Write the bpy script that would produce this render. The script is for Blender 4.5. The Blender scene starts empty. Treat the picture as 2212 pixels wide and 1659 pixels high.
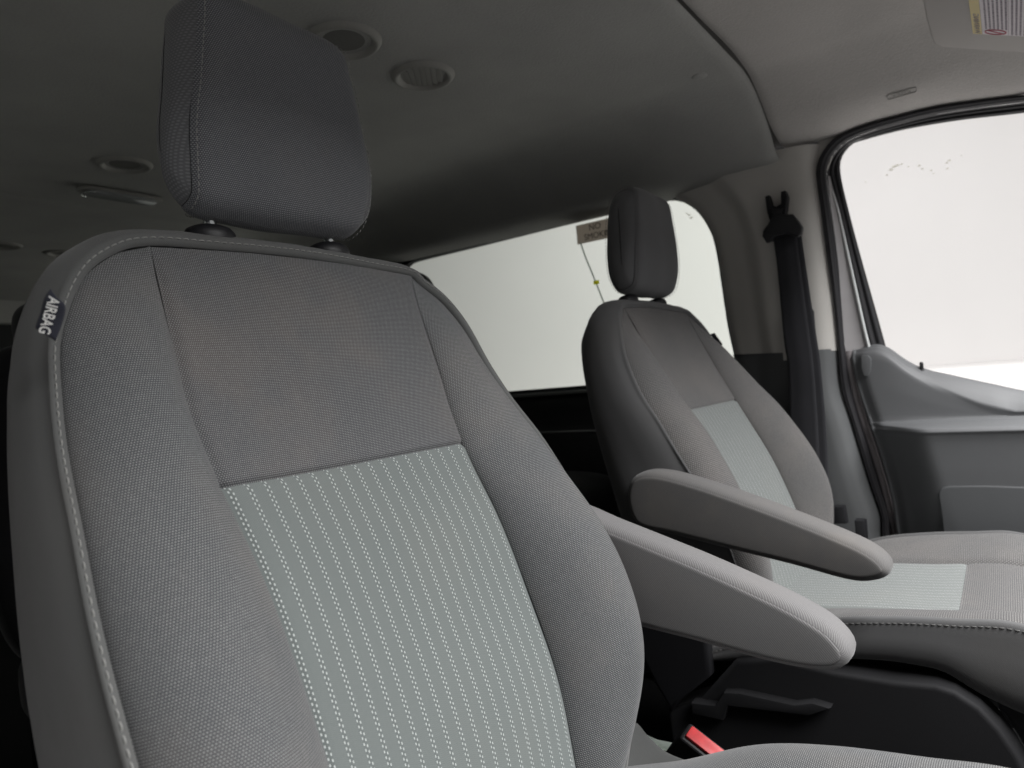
import bpy, bmesh, math, random
from mathutils import Vector, Matrix
random.seed(7)
R = math.radians
sc = bpy.context.scene
COL = sc.collection

# ------------------------------------------------------------------ camera
CAM = Vector((0.43860, -0.89473, 0.85142))
YAW, PITCH, ROLL, FPX = 2.193050, -0.000511, 0.084738, 1495.2356
_f = Vector((math.cos(PITCH)*math.cos(YAW), math.cos(PITCH)*math.sin(YAW), math.sin(PITCH)))
_r0 = Vector((math.sin(YAW), -math.cos(YAW), 0)); _u0 = _r0.cross(_f)
_r = math.cos(ROLL)*_r0 - math.sin(ROLL)*_u0
_u = _r.cross(_f)
cam = bpy.data.cameras.new('camera'); co = bpy.data.objects.new('camera', cam); COL.objects.link(co)
co.matrix_world = Matrix(((_r.x, _u.x, -_f.x, CAM.x), (_r.y, _u.y, -_f.y, CAM.y), (_r.z, _u.z, -_f.z, CAM.z), (0, 0, 0, 1)))
cam.sensor_width = 36; cam.lens = FPX/2212*36; cam.clip_start = 0.02; cam.clip_end = 100
cam.dof.use_dof = True; cam.dof.focus_distance = 0.72; cam.dof.aperture_fstop = 7.0
sc.camera = co

# ------------------------------------------------------------------ light
w = bpy.data.worlds.new('World'); sc.world = w; w.use_nodes = True
bg = w.node_tree.nodes['Background']; bg.inputs[0].default_value = (1.0, 0.995, 0.99, 1); bg.inputs[1].default_value = 0.27
def area(name, loc, target, sx, sy, power, col=(1, 1, 1)):
    l = bpy.data.lights.new(name, 'AREA'); l.shape = 'RECTANGLE'; l.size = sx; l.size_y = sy; l.energy = power; l.color = col
    o = bpy.data.objects.new(name, l); COL.objects.link(o); o.location = loc
    o.rotation_euler = (Vector(target)-Vector(loc)).to_track_quat('-Z', 'Y').to_euler()
    return o
area('booth_lamp_front', (1.65, -0.05, 2.9), (0.2, 0, .5), 2.6, 2.2, 290, (1, .995, .99))
area('backdrop_fill_lamp', (-.4, 2.6, 3.2), (-.2, 4.2, 1.0), 5, 1.5, 56, (1, .985, .98))  # unseen fill lamp added to brighten the booth backdrop
vs = sc.view_settings; sc.display_settings.display_device = 'sRGB'
vs.view_transform = 'Standard'; vs.look = 'None'; vs.exposure = 0.0; vs.gamma = 1.0
sc.cycles.max_bounces = 8; sc.cycles.transparent_max_bounces = 12

# ------------------------------------------------------------------ points on real planes
def ray(x, y): return _f + _r*((x-1106)/FPX) - _u*((y-829.5)/FPX)
def ony(x, y, Y):
    d = ray(x, y); return CAM + d*((Y-CAM.y)/d.y)
def onz(x, y, Z):
    d = ray(x, y); return CAM + d*((Z-CAM.z)/d.z)
def onplane(x, y, P, N):
    d = ray(x, y); return CAM + d*((P-CAM).dot(N)/d.dot(N))

def curve(pts):
    """smooth interpolation through (x, y) knots (monotone-ish Hermite)"""
    xs = [p[0] for p in pts]; ys = [p[1] for p in pts]; n = len(xs)
    m = []
    for i in range(n):
        if i == 0: m.append((ys[1]-ys[0])/(xs[1]-xs[0]))
        elif i == n-1: m.append((ys[-1]-ys[-2])/(xs[-1]-xs[-2]))
        else:
            h0 = xs[i]-xs[i-1]; h1 = xs[i+1]-xs[i]
            m.append(((ys[i]-ys[i-1])/h0*h1+(ys[i+1]-ys[i])/h1*h0)/(h0+h1))
    def f(x):
        if x <= xs[0]: return ys[0]+(x-xs[0])*m[0]*0.5
        if x >= xs[-1]: return ys[-1]+(x-xs[-1])*m[-1]*0.5
        i = 0
        while x > xs[i+1]: i += 1
        h = xs[i+1]-xs[i]; t = (x-xs[i])/h
        return ((2*t**3-3*t*t+1)*ys[i]+(t**3-2*t*t+t)*h*m[i]+(-2*t**3+3*t*t)*ys[i+1]+(t**3-t*t)*h*m[i+1])
    return f
def resample(pts, n, closed=False, cubic=True):
    """Catmull-Rom through points, then even arc-length resampling; points are tuples of any length"""
    P = [Vector(p) for p in pts]; N = len(P); dense = []
    segs = N if closed else N-1
    for i in range(segs):
        if closed: a, b, c, d = P[(i-1) % N], P[i], P[(i+1) % N], P[(i+2) % N]
        else: a, b, c, d = P[max(i-1, 0)], P[i], P[i+1], P[min(i+2, N-1)]
        for k in range(12):
            t = k/12
            if cubic: q = 0.5*((2*b)+(c-a)*t+(2*a-5*b+4*c-d)*t*t+(3*b-a-3*c+d)*t**3)
            else: q = b.lerp(c, t)
            dense.append(q)
    dense.append(P[0].copy() if closed else P[-1].copy())
    L = [0]
    for i in range(1, len(dense)): L.append(L[-1]+(dense[i]-dense[i-1]).length)
    out = []; j = 0; cnt = n if closed else n-1
    for k in range(n):
        s = L[-1]*k/cnt
        while j < len(L)-2 and L[j+1] < s: j += 1
        h = L[j+1]-L[j]; out.append(dense[j].lerp(dense[j+1], (s-L[j])/h if h > 1e-12 else 0))
    return out

# ------------------------------------------------------------------ object helpers
def tag(o, label=None, cat=None, group=None, kind=None):
    if label: o['label'] = label
    if cat: o['category'] = cat
    if group: o['group'] = group
    if kind: o['kind'] = kind
    return o
def empty(name, loc=(0, 0, 0)):
    o = bpy.data.objects.new(name, None); COL.objects.link(o); o.location = loc; o.empty_display_size = .05
    return o
def link(name, me, mat=None, parent=None, smooth=True):
    o = bpy.data.objects.new(name, me); COL.objects.link(o)
    if mat is not None: me.materials.append(mat)
    if parent is not None:
        o.parent = parent
        p = Matrix.Translation(parent.location) if parent.parent is None else None
        root = parent
        off = Vector((0, 0, 0))
        while root is not None: off += root.location; root = root.parent
        o.location = -off          # meshes are written in world coordinates
    if smooth: me.shade_smooth()
    return o
def settle():
    """put each top-level mesh's origin inside it"""
    pass
def grid(name, P, mat, parent=None, uv=None, cu=False, cv=False, flip=False, smooth=True, extra=None):
    n = len(P); m = len(P[0]); V = [tuple(p) for row in P for p in row]; F = []; U = []
    for i in range(n if cu else n-1):
        for j in range(m if cv else m-1):
            i2 = (i+1) % n; j2 = (j+1) % m
            q = [(i, j), (i2, j), (i2, j2), (i, j2)]
            if flip: q.reverse()
            F.append([a*m+b for a, b in q]); U.append(q)
    if extra: F += extra
    me = bpy.data.meshes.new(name); me.from_pydata(V, [], F); me.update()
    if uv is not None:
        l = me.uv_layers.new(name='UVMap'); k = 0
        for q in U:
            for a, b in q: l.data[k].uv = uv[a][b]; k += 1
    o = link(name, me, mat, parent, smooth)
    return o
def from_bm(name, bm, mat, parent=None, smooth=True, angle=None):
    me = bpy.data.meshes.new(name); bmesh.ops.recalc_face_normals(bm, faces=bm.faces); bm.to_mesh(me); bm.free()
    o = link(name, me, mat, parent, smooth)
    if angle: me.set_sharp_from_angle(angle=R(angle))
    return o
def tube_bm(bm, pts, r, seg=8, flat=None, cap=True, closed=False):
    pts = [Vector(p) for p in pts]; rings = []; n = len(pts); up = None
    for i, p in enumerate(pts):
        if closed: t = (pts[(i+1) % n]-pts[i-1]).normalized()
        else: t = (pts[min(i+1, n-1)]-pts[max(i-1, 0)]).normalized()
        if up is None: up = Vector((0, 0, 1)) if abs(t.z) < .9 else Vector((1, 0, 0))
        a = t.cross(up).normalized(); up = a.cross(t).normalized()
        rr = r[i] if isinstance(r, (list, tuple)) else r
        ra, rb = (rr, rr) if flat is None else flat
        rings.append([bm.verts.new(p+a*math.cos(2*math.pi*k/seg)*ra+up*math.sin(2*math.pi*k/seg)*rb) for k in range(seg)])
    for i in range(n if closed else n-1):
        A, B = rings[i], rings[(i+1) % n]
        for k in range(seg): bm.faces.new((A[k], A[(k+1) % seg], B[(k+1) % seg], B[k]))
    if cap and not closed: bm.faces.new(rings[0]); bm.faces.new(rings[-1])
def tube(name, pts, r, mat, parent=None, seg=8, flat=None, closed=False):
    bm = bmesh.new(); tube_bm(bm, pts, r, seg, flat, True, closed); return from_bm(name, bm, mat, parent)
def box_bm(bm, c, s, rot=None, bevel=0, seg=2):
    g = bmesh.ops.create_cube(bm, size=1); M = Matrix.Translation(Vector(c)) @ (rot.to_4x4() if rot else Matrix()) @ Matrix.Diagonal((*s, 1))
    bmesh.ops.transform(bm, matrix=M, verts=g['verts'])
    if bevel:
        es = {e for v in g['verts'] for e in v.link_edges}
        bmesh.ops.bevel(bm, geom=list(es), offset=bevel, segments=seg, affect='EDGES', profile=.6)
def box(name, c, s, mat, parent=None, rot=None, bevel=0, seg=2):
    bm = bmesh.new(); box_bm(bm, c, s, rot, bevel, seg); return from_bm(name, bm, mat, parent, True, 35)
def prism(name, pts, axis, mat, parent=None, bevel=0, seg=3):
    """closed polygon of 3D points extruded along the vector axis"""
    bm = bmesh.new(); vs_ = [bm.verts.new(p) for p in pts]; f = bm.faces.new(vs_)
    e = bmesh.ops.extrude_face_region(bm, geom=[f]); nv = [x for x in e['geom'] if isinstance(x, bmesh.types.BMVert)]
    bmesh.ops.translate(bm, verts=nv, vec=axis)
    if bevel:
        es = [x for x in bm.edges if not (x.verts[0] in nv) ^ (x.verts[1] in nv)]
        bmesh.ops.bevel(bm, geom=es, offset=bevel, segments=seg, affect='EDGES', profile=.6)
    return from_bm(name, bm, mat, parent, True, 40)
def text(name, s, M, size, mat, parent=None, depth=.0002, align='CENTER', sx=1.0, bold=0.0):
    c = bpy.data.curves.new(name, 'FONT'); c.body = s; c.size = size; c.extrude = depth; c.align_x = align; c.align_y = 'CENTER'; c.offset = bold
    t = bpy.data.objects.new('tmp', c); COL.objects.link(t)
    bpy.context.view_layer.update()
    me = bpy.data.meshes.new_from_object(t.evaluated_get(bpy.context.evaluated_depsgraph_get()))
    bpy.data.objects.remove(t); bpy.data.curves.remove(c)
    me.transform(M @ Matrix.Diagonal((sx, 1, 1, 1))); me.name = name
    me.materials.clear()
    return link(name, me, mat, parent, smooth=False)
def frame_matrix(o, xa, ya):
    xa = Vector(xa).normalized(); za = xa.cross(Vector(ya)).normalized(); ya = za.cross(xa)
    return Matrix(((xa.x, ya.x, za.x, o[0]), (xa.y, ya.y, za.y, o[1]), (xa.z, ya.z, za.z, o[2]), (0, 0, 0, 1)))

# ------------------------------------------------------------------ materials
class E:
    """tiny expression builder for shader math"""
    def __init__(s, t, sock): s.t = t; s.s = sock
    def _op(s, op, *a):
        n = s.t.nodes.new('ShaderNodeMath'); n.operation = op
        for i, x in enumerate((s,)+a):
            if isinstance(x, E): s.t.links.new(x.s, n.inputs[i])
            else: n.inputs[i].default_value = x
        return E(s.t, n.outputs[0])
    def __add__(s, o): return s._op('ADD', o)
    __radd__ = __add__
    def __mul__(s, o): return s._op('MULTIPLY', o)
    __rmul__ = __mul__
    def __sub__(s, o): return s._op('SUBTRACT', o)
    def __truediv__(s, o): return s._op('DIVIDE', o)
    def mod(s, o): return s._op('FLOORED_MODULO', o)
    def floor(s): return s._op('FLOOR')
    def abs(s): return s._op('ABSOLUTE')
    def sin(s): return s._op('SINE')
    def sqrt(s): return s._op('SQRT')
    def lt(s, o): return s._op('LESS_THAN', o)
    def min(s, o): return s._op('MINIMUM', o)
    def step(s, a, b):      # smooth 0..1 between a and b
        n = s.t.nodes.new('ShaderNodeMapRange'); n.interpolation_type = 'SMOOTHSTEP'
        s.t.links.new(s.s, n.inputs[0]); n.inputs[1].default_value = a; n.inputs[2].default_value = b
        n.inputs[3].default_value = 0; n.inputs[4].default_value = 1
        return E(s.t, n.outputs[0])
def newmat(name, rough=.8, spec=.3):
    m = bpy.data.materials.new(name); m.use_nodes = True; t = m.node_tree; b = t.nodes['Principled BSDF']
    b.inputs['Roughness'].default_value = rough; b.inputs['Specular IOR Level'].default_value = spec
    return m, t, b
def rgb(*c): return (c[0], c[1], c[2], 1)
def mix(t, fac, a, b):
    n = t.nodes.new('ShaderNodeMix'); n.data_type = 'RGBA'
    if isinstance(fac, E): t.links.new(fac.s, n.inputs[0])
    else: n.inputs[0].default_value = fac
    for i, x in ((6, a), (7, b)):
        if isinstance(x, tuple): n.inputs[i].default_value = x
        else: t.links.new(x, n.inputs[i])
    return n.outputs[2]
def uvs(t, rot=0.0):
    n = t.nodes.new('ShaderNodeUVMap'); s = t.nodes.new('ShaderNodeSeparateXYZ'); t.links.new(n.outputs[0], s.inputs[0])
    return E(t, s.outputs[0]), E(t, s.outputs[1])
def noise(t, scale, detail=3, rough=.55, coord='Object', vec=None, col=False):
    n = t.nodes.new('ShaderNodeTexNoise'); n.inputs['Scale'].default_value = scale; n.inputs['Detail'].default_value = detail; n.inputs['Roughness'].default_value = rough
    if vec is not None: t.links.new(vec, n.inputs[0])
    else:
        c = t.nodes.new('ShaderNodeTexCoord'); t.links.new(c.outputs[coord], n.inputs[0])
    return E(t, n.outputs[0])
def bump(t, b, h, strength, dist):
    n = t.nodes.new('ShaderNodeBump'); n.inputs['Strength'].default_value = strength; n.inputs['Distance'].default_value = dist
    t.links.new(h.s, n.inputs['Height']); t.links.new(n.outputs[0], b.inputs['Normal'])
def sheen(b, wgt, rough=.4, tint=(1, 1, 1)):
    b.inputs['Sheen Weight'].default_value = wgt; b.inputs['Sheen Roughness'].default_value = rough; b.inputs['Sheen Tint'].default_value = rgb(*tint)

def m_weave(name, dark, light, s=.0022, tint=(.115, .095, .085), dot=1.0):
    m, t, b = newmat(name, .9, .15); u, v = uvs(t)
    row = (v/(s*.86)).floor(); uu = u/s+row.mod(2.0)*.5
    du = (uu.mod(1.0)-.5).abs(); dv = ((v/(s*.86)).mod(1.0)-.5).abs()
    d = (du*du+dv*dv*1.3).sqrt()
    k = E(t, (d.step(.42, .16)).s)
    k = (d*-1.0).step(-.44, -.20)
    n = noise(t, 7, 4, .6); n2 = noise(t, 260, 2, .5)
    base = mix(t, n.step(.42, .72)*.55, rgb(*dark), rgb(*tint))
    fac = k*(n2*.7+.5)*dot
    c = mix(t, fac, base, rgb(*light)); t.links.new(c, b.inputs['Base Color'])
    bump(t, b, k+n2*.5, .35, .0006); sheen(b, .2, .45)
    return m
def m_twill(name, c1, c2, s=.0017, tint=None, amt=.6, ang=1.0):
    m, t, b = newmat(name, .92, .12); u, v = uvs(t)
    k = ((u*ang+v)/s*6.2832).sin()*.5+.5
    n = noise(t, 9, 4, .6); n2 = noise(t, 500, 2, .6)
    c0 = mix(t, n.step(.42, .75)*.5, rgb(*c1), rgb(*(tint or c1)))
    c = mix(t, k*amt*(n2*.8+.4), c0, rgb(*c2)); t.links.new(c, b.inputs['Base Color'])
    bump(t, b, k+n2, .25, .0004); sheen(b, .2, .45)
    return m
def m_insert(name, base, base2, thread, pitch=.0160, off=.0):
    m, t, b = newmat(name, .88, .15); u, v = uvs(t)
    uu = ((u+off)/pitch).mod(1.0)*pitch        # 0..pitch
    per = .0043
    def line(c0, ph):
        a = (uu-c0).abs(); la = (a*-1.0).step(-.00066, -.00034)
        vv = (((v+ph)/per).mod(1.0)-.5).abs(); lb = (vv*-1.0).step(-.25, -.19)
        return la*lb
    k = line(.0050, 0.0)+line(.0076, .0020)
    groove = ((uu-.0063).abs()*-1.0).step(-.0030, -.0010)
    # herring-bone rib between the stripes
    tri = ((uu-.0065).abs()/.0016*.9)
    hb = ((v/.0016+((uu/.0040).mod(1.0)-.5).abs()*2.2)*6.2832).sin()*.5+.5
    n2 = noise(t, 420, 2, .6); n = noise(t, 6, 3, .6)
    c0 = mix(t, hb*(n2*.6+.5), rgb(*base), rgb(*base2))
    c0 = mix(t, groove*.22, c0, rgb(*[x*.55 for x in base]))
    c0 = mix(t, n.step(.45, .8)*.3, c0, rgb(base2[0]*.95, base2[1]*.9, base2[2]*.86))
    c = mix(t, k.min(1.0), c0, rgb(*thread)); t.links.new(c, b.inputs['Base Color'])
    bump(t, b, hb*.6+k*1.2+n2*.4-groove*.8, .35, .0006); sheen(b, .22, .45)
    return m
def m_plain(name, c, rough=.7, spec=.35, ns=350, bs=.25, bd=.0004, var=.12, metal=0.0, var_scale=5):
    m, t, b = newmat(name, rough, spec); b.inputs['Metallic'].default_value = metal
    n = noise(t, ns, 3, .6); n2 = noise(t, var_scale, 3, .5)
    k = n*.35+n2*.65
    cc = mix(t, k.step(.3, .7), rgb(*[x*(1-var) for x in c]), rgb(*[min(1, x*(1+var)) for x in c]))
    t.links.new(cc, b.inputs['Base Color'])
    if bs: bump(t, b, n, bs, bd)
    return m

M_weave = m_weave('woven_charcoal_fabric', (.056, .057, .062), (.265, .266, .266), .0019, (.108, .090, .080))
M_weave_b = m_weave('woven_bolster_fabric', (.056, .059, .064), (.285, .287, .285), .0021, (.112, .100, .093))
M_weave_h = m_weave('woven_headrest_fabric', (.076, .080, .090), (.31, .312, .315), .0021, (.088, .086, .09), .85)
M_weave_hs = m_weave('woven_headrest_side_fabric', (.105, .107, .113), (.21, .212, .216), .0030, (.105, .102, .104), .6)
M_weave_far = m_weave('woven_dark_fabric', (.075, .074, .076), (.30, .29, .28), .0034, (.12, .11, .105), .8)
M_twill = m_twill('twill_grey_fabric', (.100, .102, .101), (.15, .152, .15), .0018, (.095, .092, .088), .5)
M_twill_d = m_twill('twill_far_fabric', (.115, .115, .118), (.16, .16, .16), .0018, (.12, .116, .112), .5)  # even grey twill of the far seat
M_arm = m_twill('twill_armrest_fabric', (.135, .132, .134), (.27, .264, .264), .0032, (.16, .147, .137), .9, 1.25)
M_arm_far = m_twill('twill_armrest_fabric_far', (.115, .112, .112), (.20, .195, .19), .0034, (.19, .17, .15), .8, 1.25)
M_head_far = m_twill('twill_headrest_fabric', (.125, .125, .129), (.175, .175, .178), .0024, (.118, .118, .12), .6)
M_insert = m_insert('striped_insert_fabric', (.132, .148, .145), (.188, .206, .202), (.50, .53, .52))
M_insert_far = m_insert('striped_insert_fabric_far', (.150, .163, .160), (.22, .234, .230), (.55, .56, .55))
M_thread = m_plain('grey_thread', (.25, .25, .24), .8, .2, 800, .1)
M_thread_d = m_plain('dark_thread', (.16, .158, .155), .8, .2, 800, .1)
M_black = m_plain('black_plastic', (.014, .014, .016), .45, .4, 900, .3, .0003)
M_blackm = m_plain('matt_black_plastic', (.013, .013, .0145), .75, .3, 700, .35, .0004)
M_rubber = m_plain('black_rubber', (.022, .021, .024), .55, .35, 300, .1)
M_webbing = m_twill('black_webbing', (.030, .030, .034), (.048, .048, .053), .0016, (.02, .02, .022), .5, .3)
M_chrome = m_plain('chrome', (.75, .78, .78), .12, .5, 50, 0, var=.02, metal=1.0)
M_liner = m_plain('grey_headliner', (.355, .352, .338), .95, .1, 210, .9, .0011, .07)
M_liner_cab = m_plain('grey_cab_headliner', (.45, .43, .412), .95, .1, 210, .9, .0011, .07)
M_vent = m_plain('grey_vent_plastic', (.29, .283, .265), .55, .35, 500, .15)
M_ventd = m_plain('dark_vent_plastic', (.13, .128, .12), .6, .3, 500, .2)
M_lens = m_plain('lamp_lens', (.30, .31, .31), .2, .6, 60, .1)
M_trim = m_plain('beige_pillar_plastic', (.50, .482, .455), .6, .3, 420, .25, .0004, .05)
M_trimd = m_plain('slate_pillar_plastic', (.115, .119, .122), .6, .35, 420, .25, .0004, .05)
M_door = m_plain('slate_door_plastic', (.115, .118, .123), .55, .6, 420, .35, .0004, .05)
M_paint = m_plain('grey_body_paint', (.36, .345, .35), .3, .5, 40, 0, var=.04)
M_edge = m_plain('dark_body_paint', (.17, .155, .16), .75, .15, 40, 0, var=.04)
M_highlight = m_plain('white_highlight', (.72, .74, .74), .25, .5, 40, 0, var=.02)  # white that holds the highlight along the door frame
M_wall = m_plain('black_wall_trim', (.020, .021, .022), .5, .4, 300, .3)
M_sill = m_plain('grey_sill_trim', (.16, .165, .16), .45, .4, 300, .1)
M_booth = m_plain('white_booth_wall', (.80, .785, .778), .9, .1, 3, 0, var=.015, var_scale=.7)
M_ledge = m_plain('white_booth_ledge', (.90, .88, .87), .8, .1, 3, 0, var=.01)
M_carpet = m_plain('dark_carpet', (.022, .022, .023), 1, .05, 300, .8, .002)
M_red = m_plain('red_plastic', (.62, .045, .05), .38, .5, 30, 0, var=.18, var_scale=90)
def m_back(name, c, tc, k):
    m = bpy.data.materials.new(name); m.use_nodes = True; t = m.node_tree; t.nodes.clear(); o = t.nodes.new('ShaderNodeOutputMaterial')
    d = t.nodes.new('ShaderNodeBsdfDiffuse'); tr = t.nodes.new('ShaderNodeBsdfTranslucent'); x = t.nodes.new('ShaderNodeMixShader'); x.inputs[0].default_value = k
    d.inputs[0].default_value = rgb(*c); tr.inputs[0].default_value = rgb(*tc); t.links.new(d.outputs[0], x.inputs[1]); t.links.new(tr.outputs[0], x.inputs[2]); t.links.new(x.outputs[0], o.inputs[0]); return m
M_cable = m_back('grey_cable', (.35, .38, .36), (.8, .86, .8), .7)
M_yellow = m_back('yellow_tape', (.85, .85, .08), (.95, .95, .12), .8)
M_taupe = m_back('taupe_sticker', (.33, .285, .25), (.74, .685, .635), .6)
M_ink = m_plain('dark_ink', (.05, .045, .045), .7, .2, 100, 0)
M_tag = m_twill('black_tag_cloth', (.022, .023, .032), (.04, .042, .055), .0009, None, .5)
M_white = m_plain('white_thread', (.62, .62, .60), .8, .2, 1500, .2)
M_label = m_plain('white_paper', (.74, .69, .71), .6, .3, 60, 0, var=.03)
M_labely = m_plain('yellow_paper', (.72, .60, .30), .6, .3, 60, 0, var=.03)
M_inkp = m_plain('grey_print', (.34, .30, .34), .7, .2, 60, 0)
M_inkr = m_plain('red_print', (.62, .22, .26), .7, .2, 60, 0)
M_residue = m_back('glue_residue', (.8, .79, .74), (.93, .92, .84), .85)
def glass(name, tint, refl=.08):
    m = bpy.data.materials.new(name); m.use_nodes = True; t = m.node_tree; t.nodes.clear()
    o = t.nodes.new('ShaderNodeOutputMaterial'); tr = t.nodes.new('ShaderNodeBsdfTransparent'); gl = t.nodes.new('ShaderNodeBsdfGlossy')
    tr.inputs[0].default_value = rgb(*tint); gl.inputs['Roughness'].default_value = .02
    fr = t.nodes.new('ShaderNodeFresnel'); fr.inputs[0].default_value = 1.3
    mx = t.nodes.new('ShaderNodeMixShader'); t.links.new(fr.outputs[0], mx.inputs[0]); t.links.new(tr.outputs[0], mx.inputs[1]); t.links.new(gl.outputs[0], mx.inputs[2])
    t.links.new(mx.outputs[0], o.inputs[0]); return m
M_glass = glass('tinted_glass', (.95, 1.0, .94)); M_glass2 = glass('clear_glass', (.985, .985, .98))
M_glassd = glass('privacy_glass', (.10, .11, .10))

# =================================================================== the van's shell
HP = [(0, 1.454), (.3, 1.454), (.5, 1.453), (.57, 1.452), (.62, 1.444), (.66, 1.430), (.70, 1.406), (.74, 1.378), (.765, 1.354), (.785, 1.332), (.81, 1.319), (.84, 1.3125), (.882, 1.3085), (.90, 1.308)]
HC = [(0, 1.461), (.3, 1.461), (.56, 1.459), (.61, 1.451), (.65, 1.435), (.70, 1.408), (.74, 1.382), (.78, 1.358), (.81, 1.343), (.835, 1.336), (.86, 1.334), (.9, 1.334)]
hp, hc = curve(HP), curve(HC)
ys = [-.9+1.8*i/120 for i in range(121)]
def liner(name, xs, zf, mat):
    P = [[Vector((x, y, zf(x, abs(y)))) for y in ys] for x in xs]
    return grid(name, P, mat)
xr = [-3.2+.05*i for i in range(30)]+[-1.70, -1.68, -1.662, -1.655, -1.648, -1.63, -1.60]+[-1.55+.05*i for i in range(31)]+[-.02, 0, .012, .022, .030, .034, .036]
def zr(x, y):
    z = hp(y)
    z -= .0 if x < .012 else -.0055*min(1, ((x-.012)/.022)**2)      # the rear moulding turns up at its front edge
    z += .010*math.exp(-((x+1.655)/.007)**2)
    z += .012*math.exp(-((x+2.45)/.25)**2)-.05*max(0, min(1, (-x-2.75)/.45))**2
    if y < .6: z += .006*math.exp(-((x+1.5)/.06)**2)*math.exp(-((y)/.25)**4)
    return z
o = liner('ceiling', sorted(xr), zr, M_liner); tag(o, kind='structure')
def zc(x, y):
    z = hc(y)
    if x < .06: z += .006*((.06-x)/.022)**2
    if x > .50: z -= .35*(x-.50)**2
    z += (lip(x)-1.334)*sm(.72, .845, y)
    return z
def sm(a, b, x):
    t = max(0, min(1, (x-a)/(b-a))); return t*t*(3-2*t)
_lp = [ony(x, y, .858) for x, y in [(1809, 293), (1866, 270), (1940, 250), (2018, 231), (2115, 217), (2212, 205)]]
_lipc = curve([(p.x, p.z) for p in _lp])
def lip(x): return _lipc(max(.135, min(x, .5)))-.02*max(0, x-.5)-(.35*(x-.5)**2 if x > .5 else 0)*0
ys = [-.86+1.72*i/120 for i in range(121)]
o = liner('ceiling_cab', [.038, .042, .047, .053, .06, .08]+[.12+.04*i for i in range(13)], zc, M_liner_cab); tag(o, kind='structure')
box('floor', (-1.1, 0, -.02), (4.9, 1.94, .04), M_carpet)['kind'] = 'structure'
P = [[Vector((x, y*1.02, hp(min(abs(y), .7))+.035-.06*max(0, abs(y)-.7)/.2)) for y in [-.93+.0465*k for k in range(41)]] for x in (-3.3, -2, -1, 0, .4, .58)]
o = grid('roof', P, M_blackm); o['kind'] = 'structure'
box('wall_front', (1.30, 0, .36), (.04, 1.86, .76), M_blackm)['kind'] = 'structure'
P = [[Vector((x, y, max(hp(abs(y)), zc(.06, abs(y)))+.010)) for y in ys] for x in (.022, .034, .046, .058)]
o = grid('ceiling_seam', P, M_ventd); tag(o, kind='structure')
# side walls -----------------------------------------------------------------
FWIN = [(-1.27, .86), (-1.27, 1.25), (-1.262, 1.285), (-1.235, 1.302), (-1.19, 1.306), (-.9, 1.308), (-.5, 1.312), (-.32, 1.314), (-.262, 1.309), (-.222, 1.290), (-.192, 1.262), (-.172, 1.22), (-.158, 1.17),
        (-.148, 1.07), (-.139, .957), (-.132, .885), (-.136, .848), (-.158, .830), (-.20, .826), (-.6, .826), (-1.2, .826), (-1.25, .83)]
def wall_with_window(name, Y, sgn, outline, rect, mat):
    x0, x1, z0, z1 = rect; N = 120
    inn = resample([(a, b, 0) for a, b in outline], N, True)
    cx = sum(p.x for p in inn)/N; cz = sum(p.y for p in inn)/N
    def outp(p):
        dx, dz = p.x-cx, p.y-cz; s = min((x1-cx)/dx if dx > 1e-6 else 1e9, (x0-cx)/dx if dx < -1e-6 else 1e9, (z1-cz)/dz if dz > 1e-6 else 1e9, (z0-cz)/dz if dz < -1e-6 else 1e9)
        return (cx+dx*s, cz+dz*s)
    P = []
    for p in inn:
        q = outp(p); row = [Vector((p.x, Y+sgn*.022, p.y)), Vector((p.x+(q[0]-p.x)*.004, Y+sgn*.004, p.y+(q[1]-p.y)*.01)), Vector((p.x+(q[0]-p.x)*.02, Y, p.y+(q[1]-p.y)*.03)), Vector((q[0], Y, q[1]))]
        P.append(row)
    return grid(name, P, mat, cu=True), inn
FW2 = [(-2.95, .90), (-2.95, 1.22), (-2.93, 1.28), (-2.88, 1.305), (-2.2, 1.306), (-1.52, 1.306), (-1.475, 1.28), (-1.465, 1.22), (-1.465, .90), (-1.475, .85), (-1.52, .83), (-2.88, .83), (-2.93, .85)]
o, f2 = wall_with_window('wall_left_rear', .882, 1, FW2, (-3.2, -1.37, 0, 1.33), M_wall); tag(o, kind='structure')
o, f3 = wall_with_window('wall_right_rear', -.882, -1, FW2, (-3.2, -1.37, 0, 1.33), M_wall); tag(o, kind='structure')
o, fin = wall_with_window('wall_left_side', .882, 1, FWIN, (-1.37, -.05, 0, 1.33), M_wall); tag(o, kind='structure')
o, nin = wall_with_window('wall_right_side', -.882, -1, FWIN, (-1.37, -.05, 0, 1.33), M_wall); tag(o, kind='structure')
box('wall_rear', (-3.22, 0, .65), (.04, 1.86, 1.32), M_wall, bevel=.004)['kind'] = 'structure'
o = box('wall_rear_header', (-3.19, 0, 1.395), (.06, 1.86, .170), M_liner, bevel=.01); o['kind'] = 'structure'

sw = empty('side_window', (-.7, .9, .826)); tag(sw, 'large tinted side window behind the driver seat, white booth beyond', 'window')
bm = bmesh.new(); bm.faces.new([bm.verts.new((p.x, .903, p.y)) for p in fin]); from_bm('glass', bm, M_glass, sw, False)
tube('gasket', [(p.x, .9025, p.y) for p in fin], .0022, M_rubber, sw, 8, closed=True)
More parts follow.
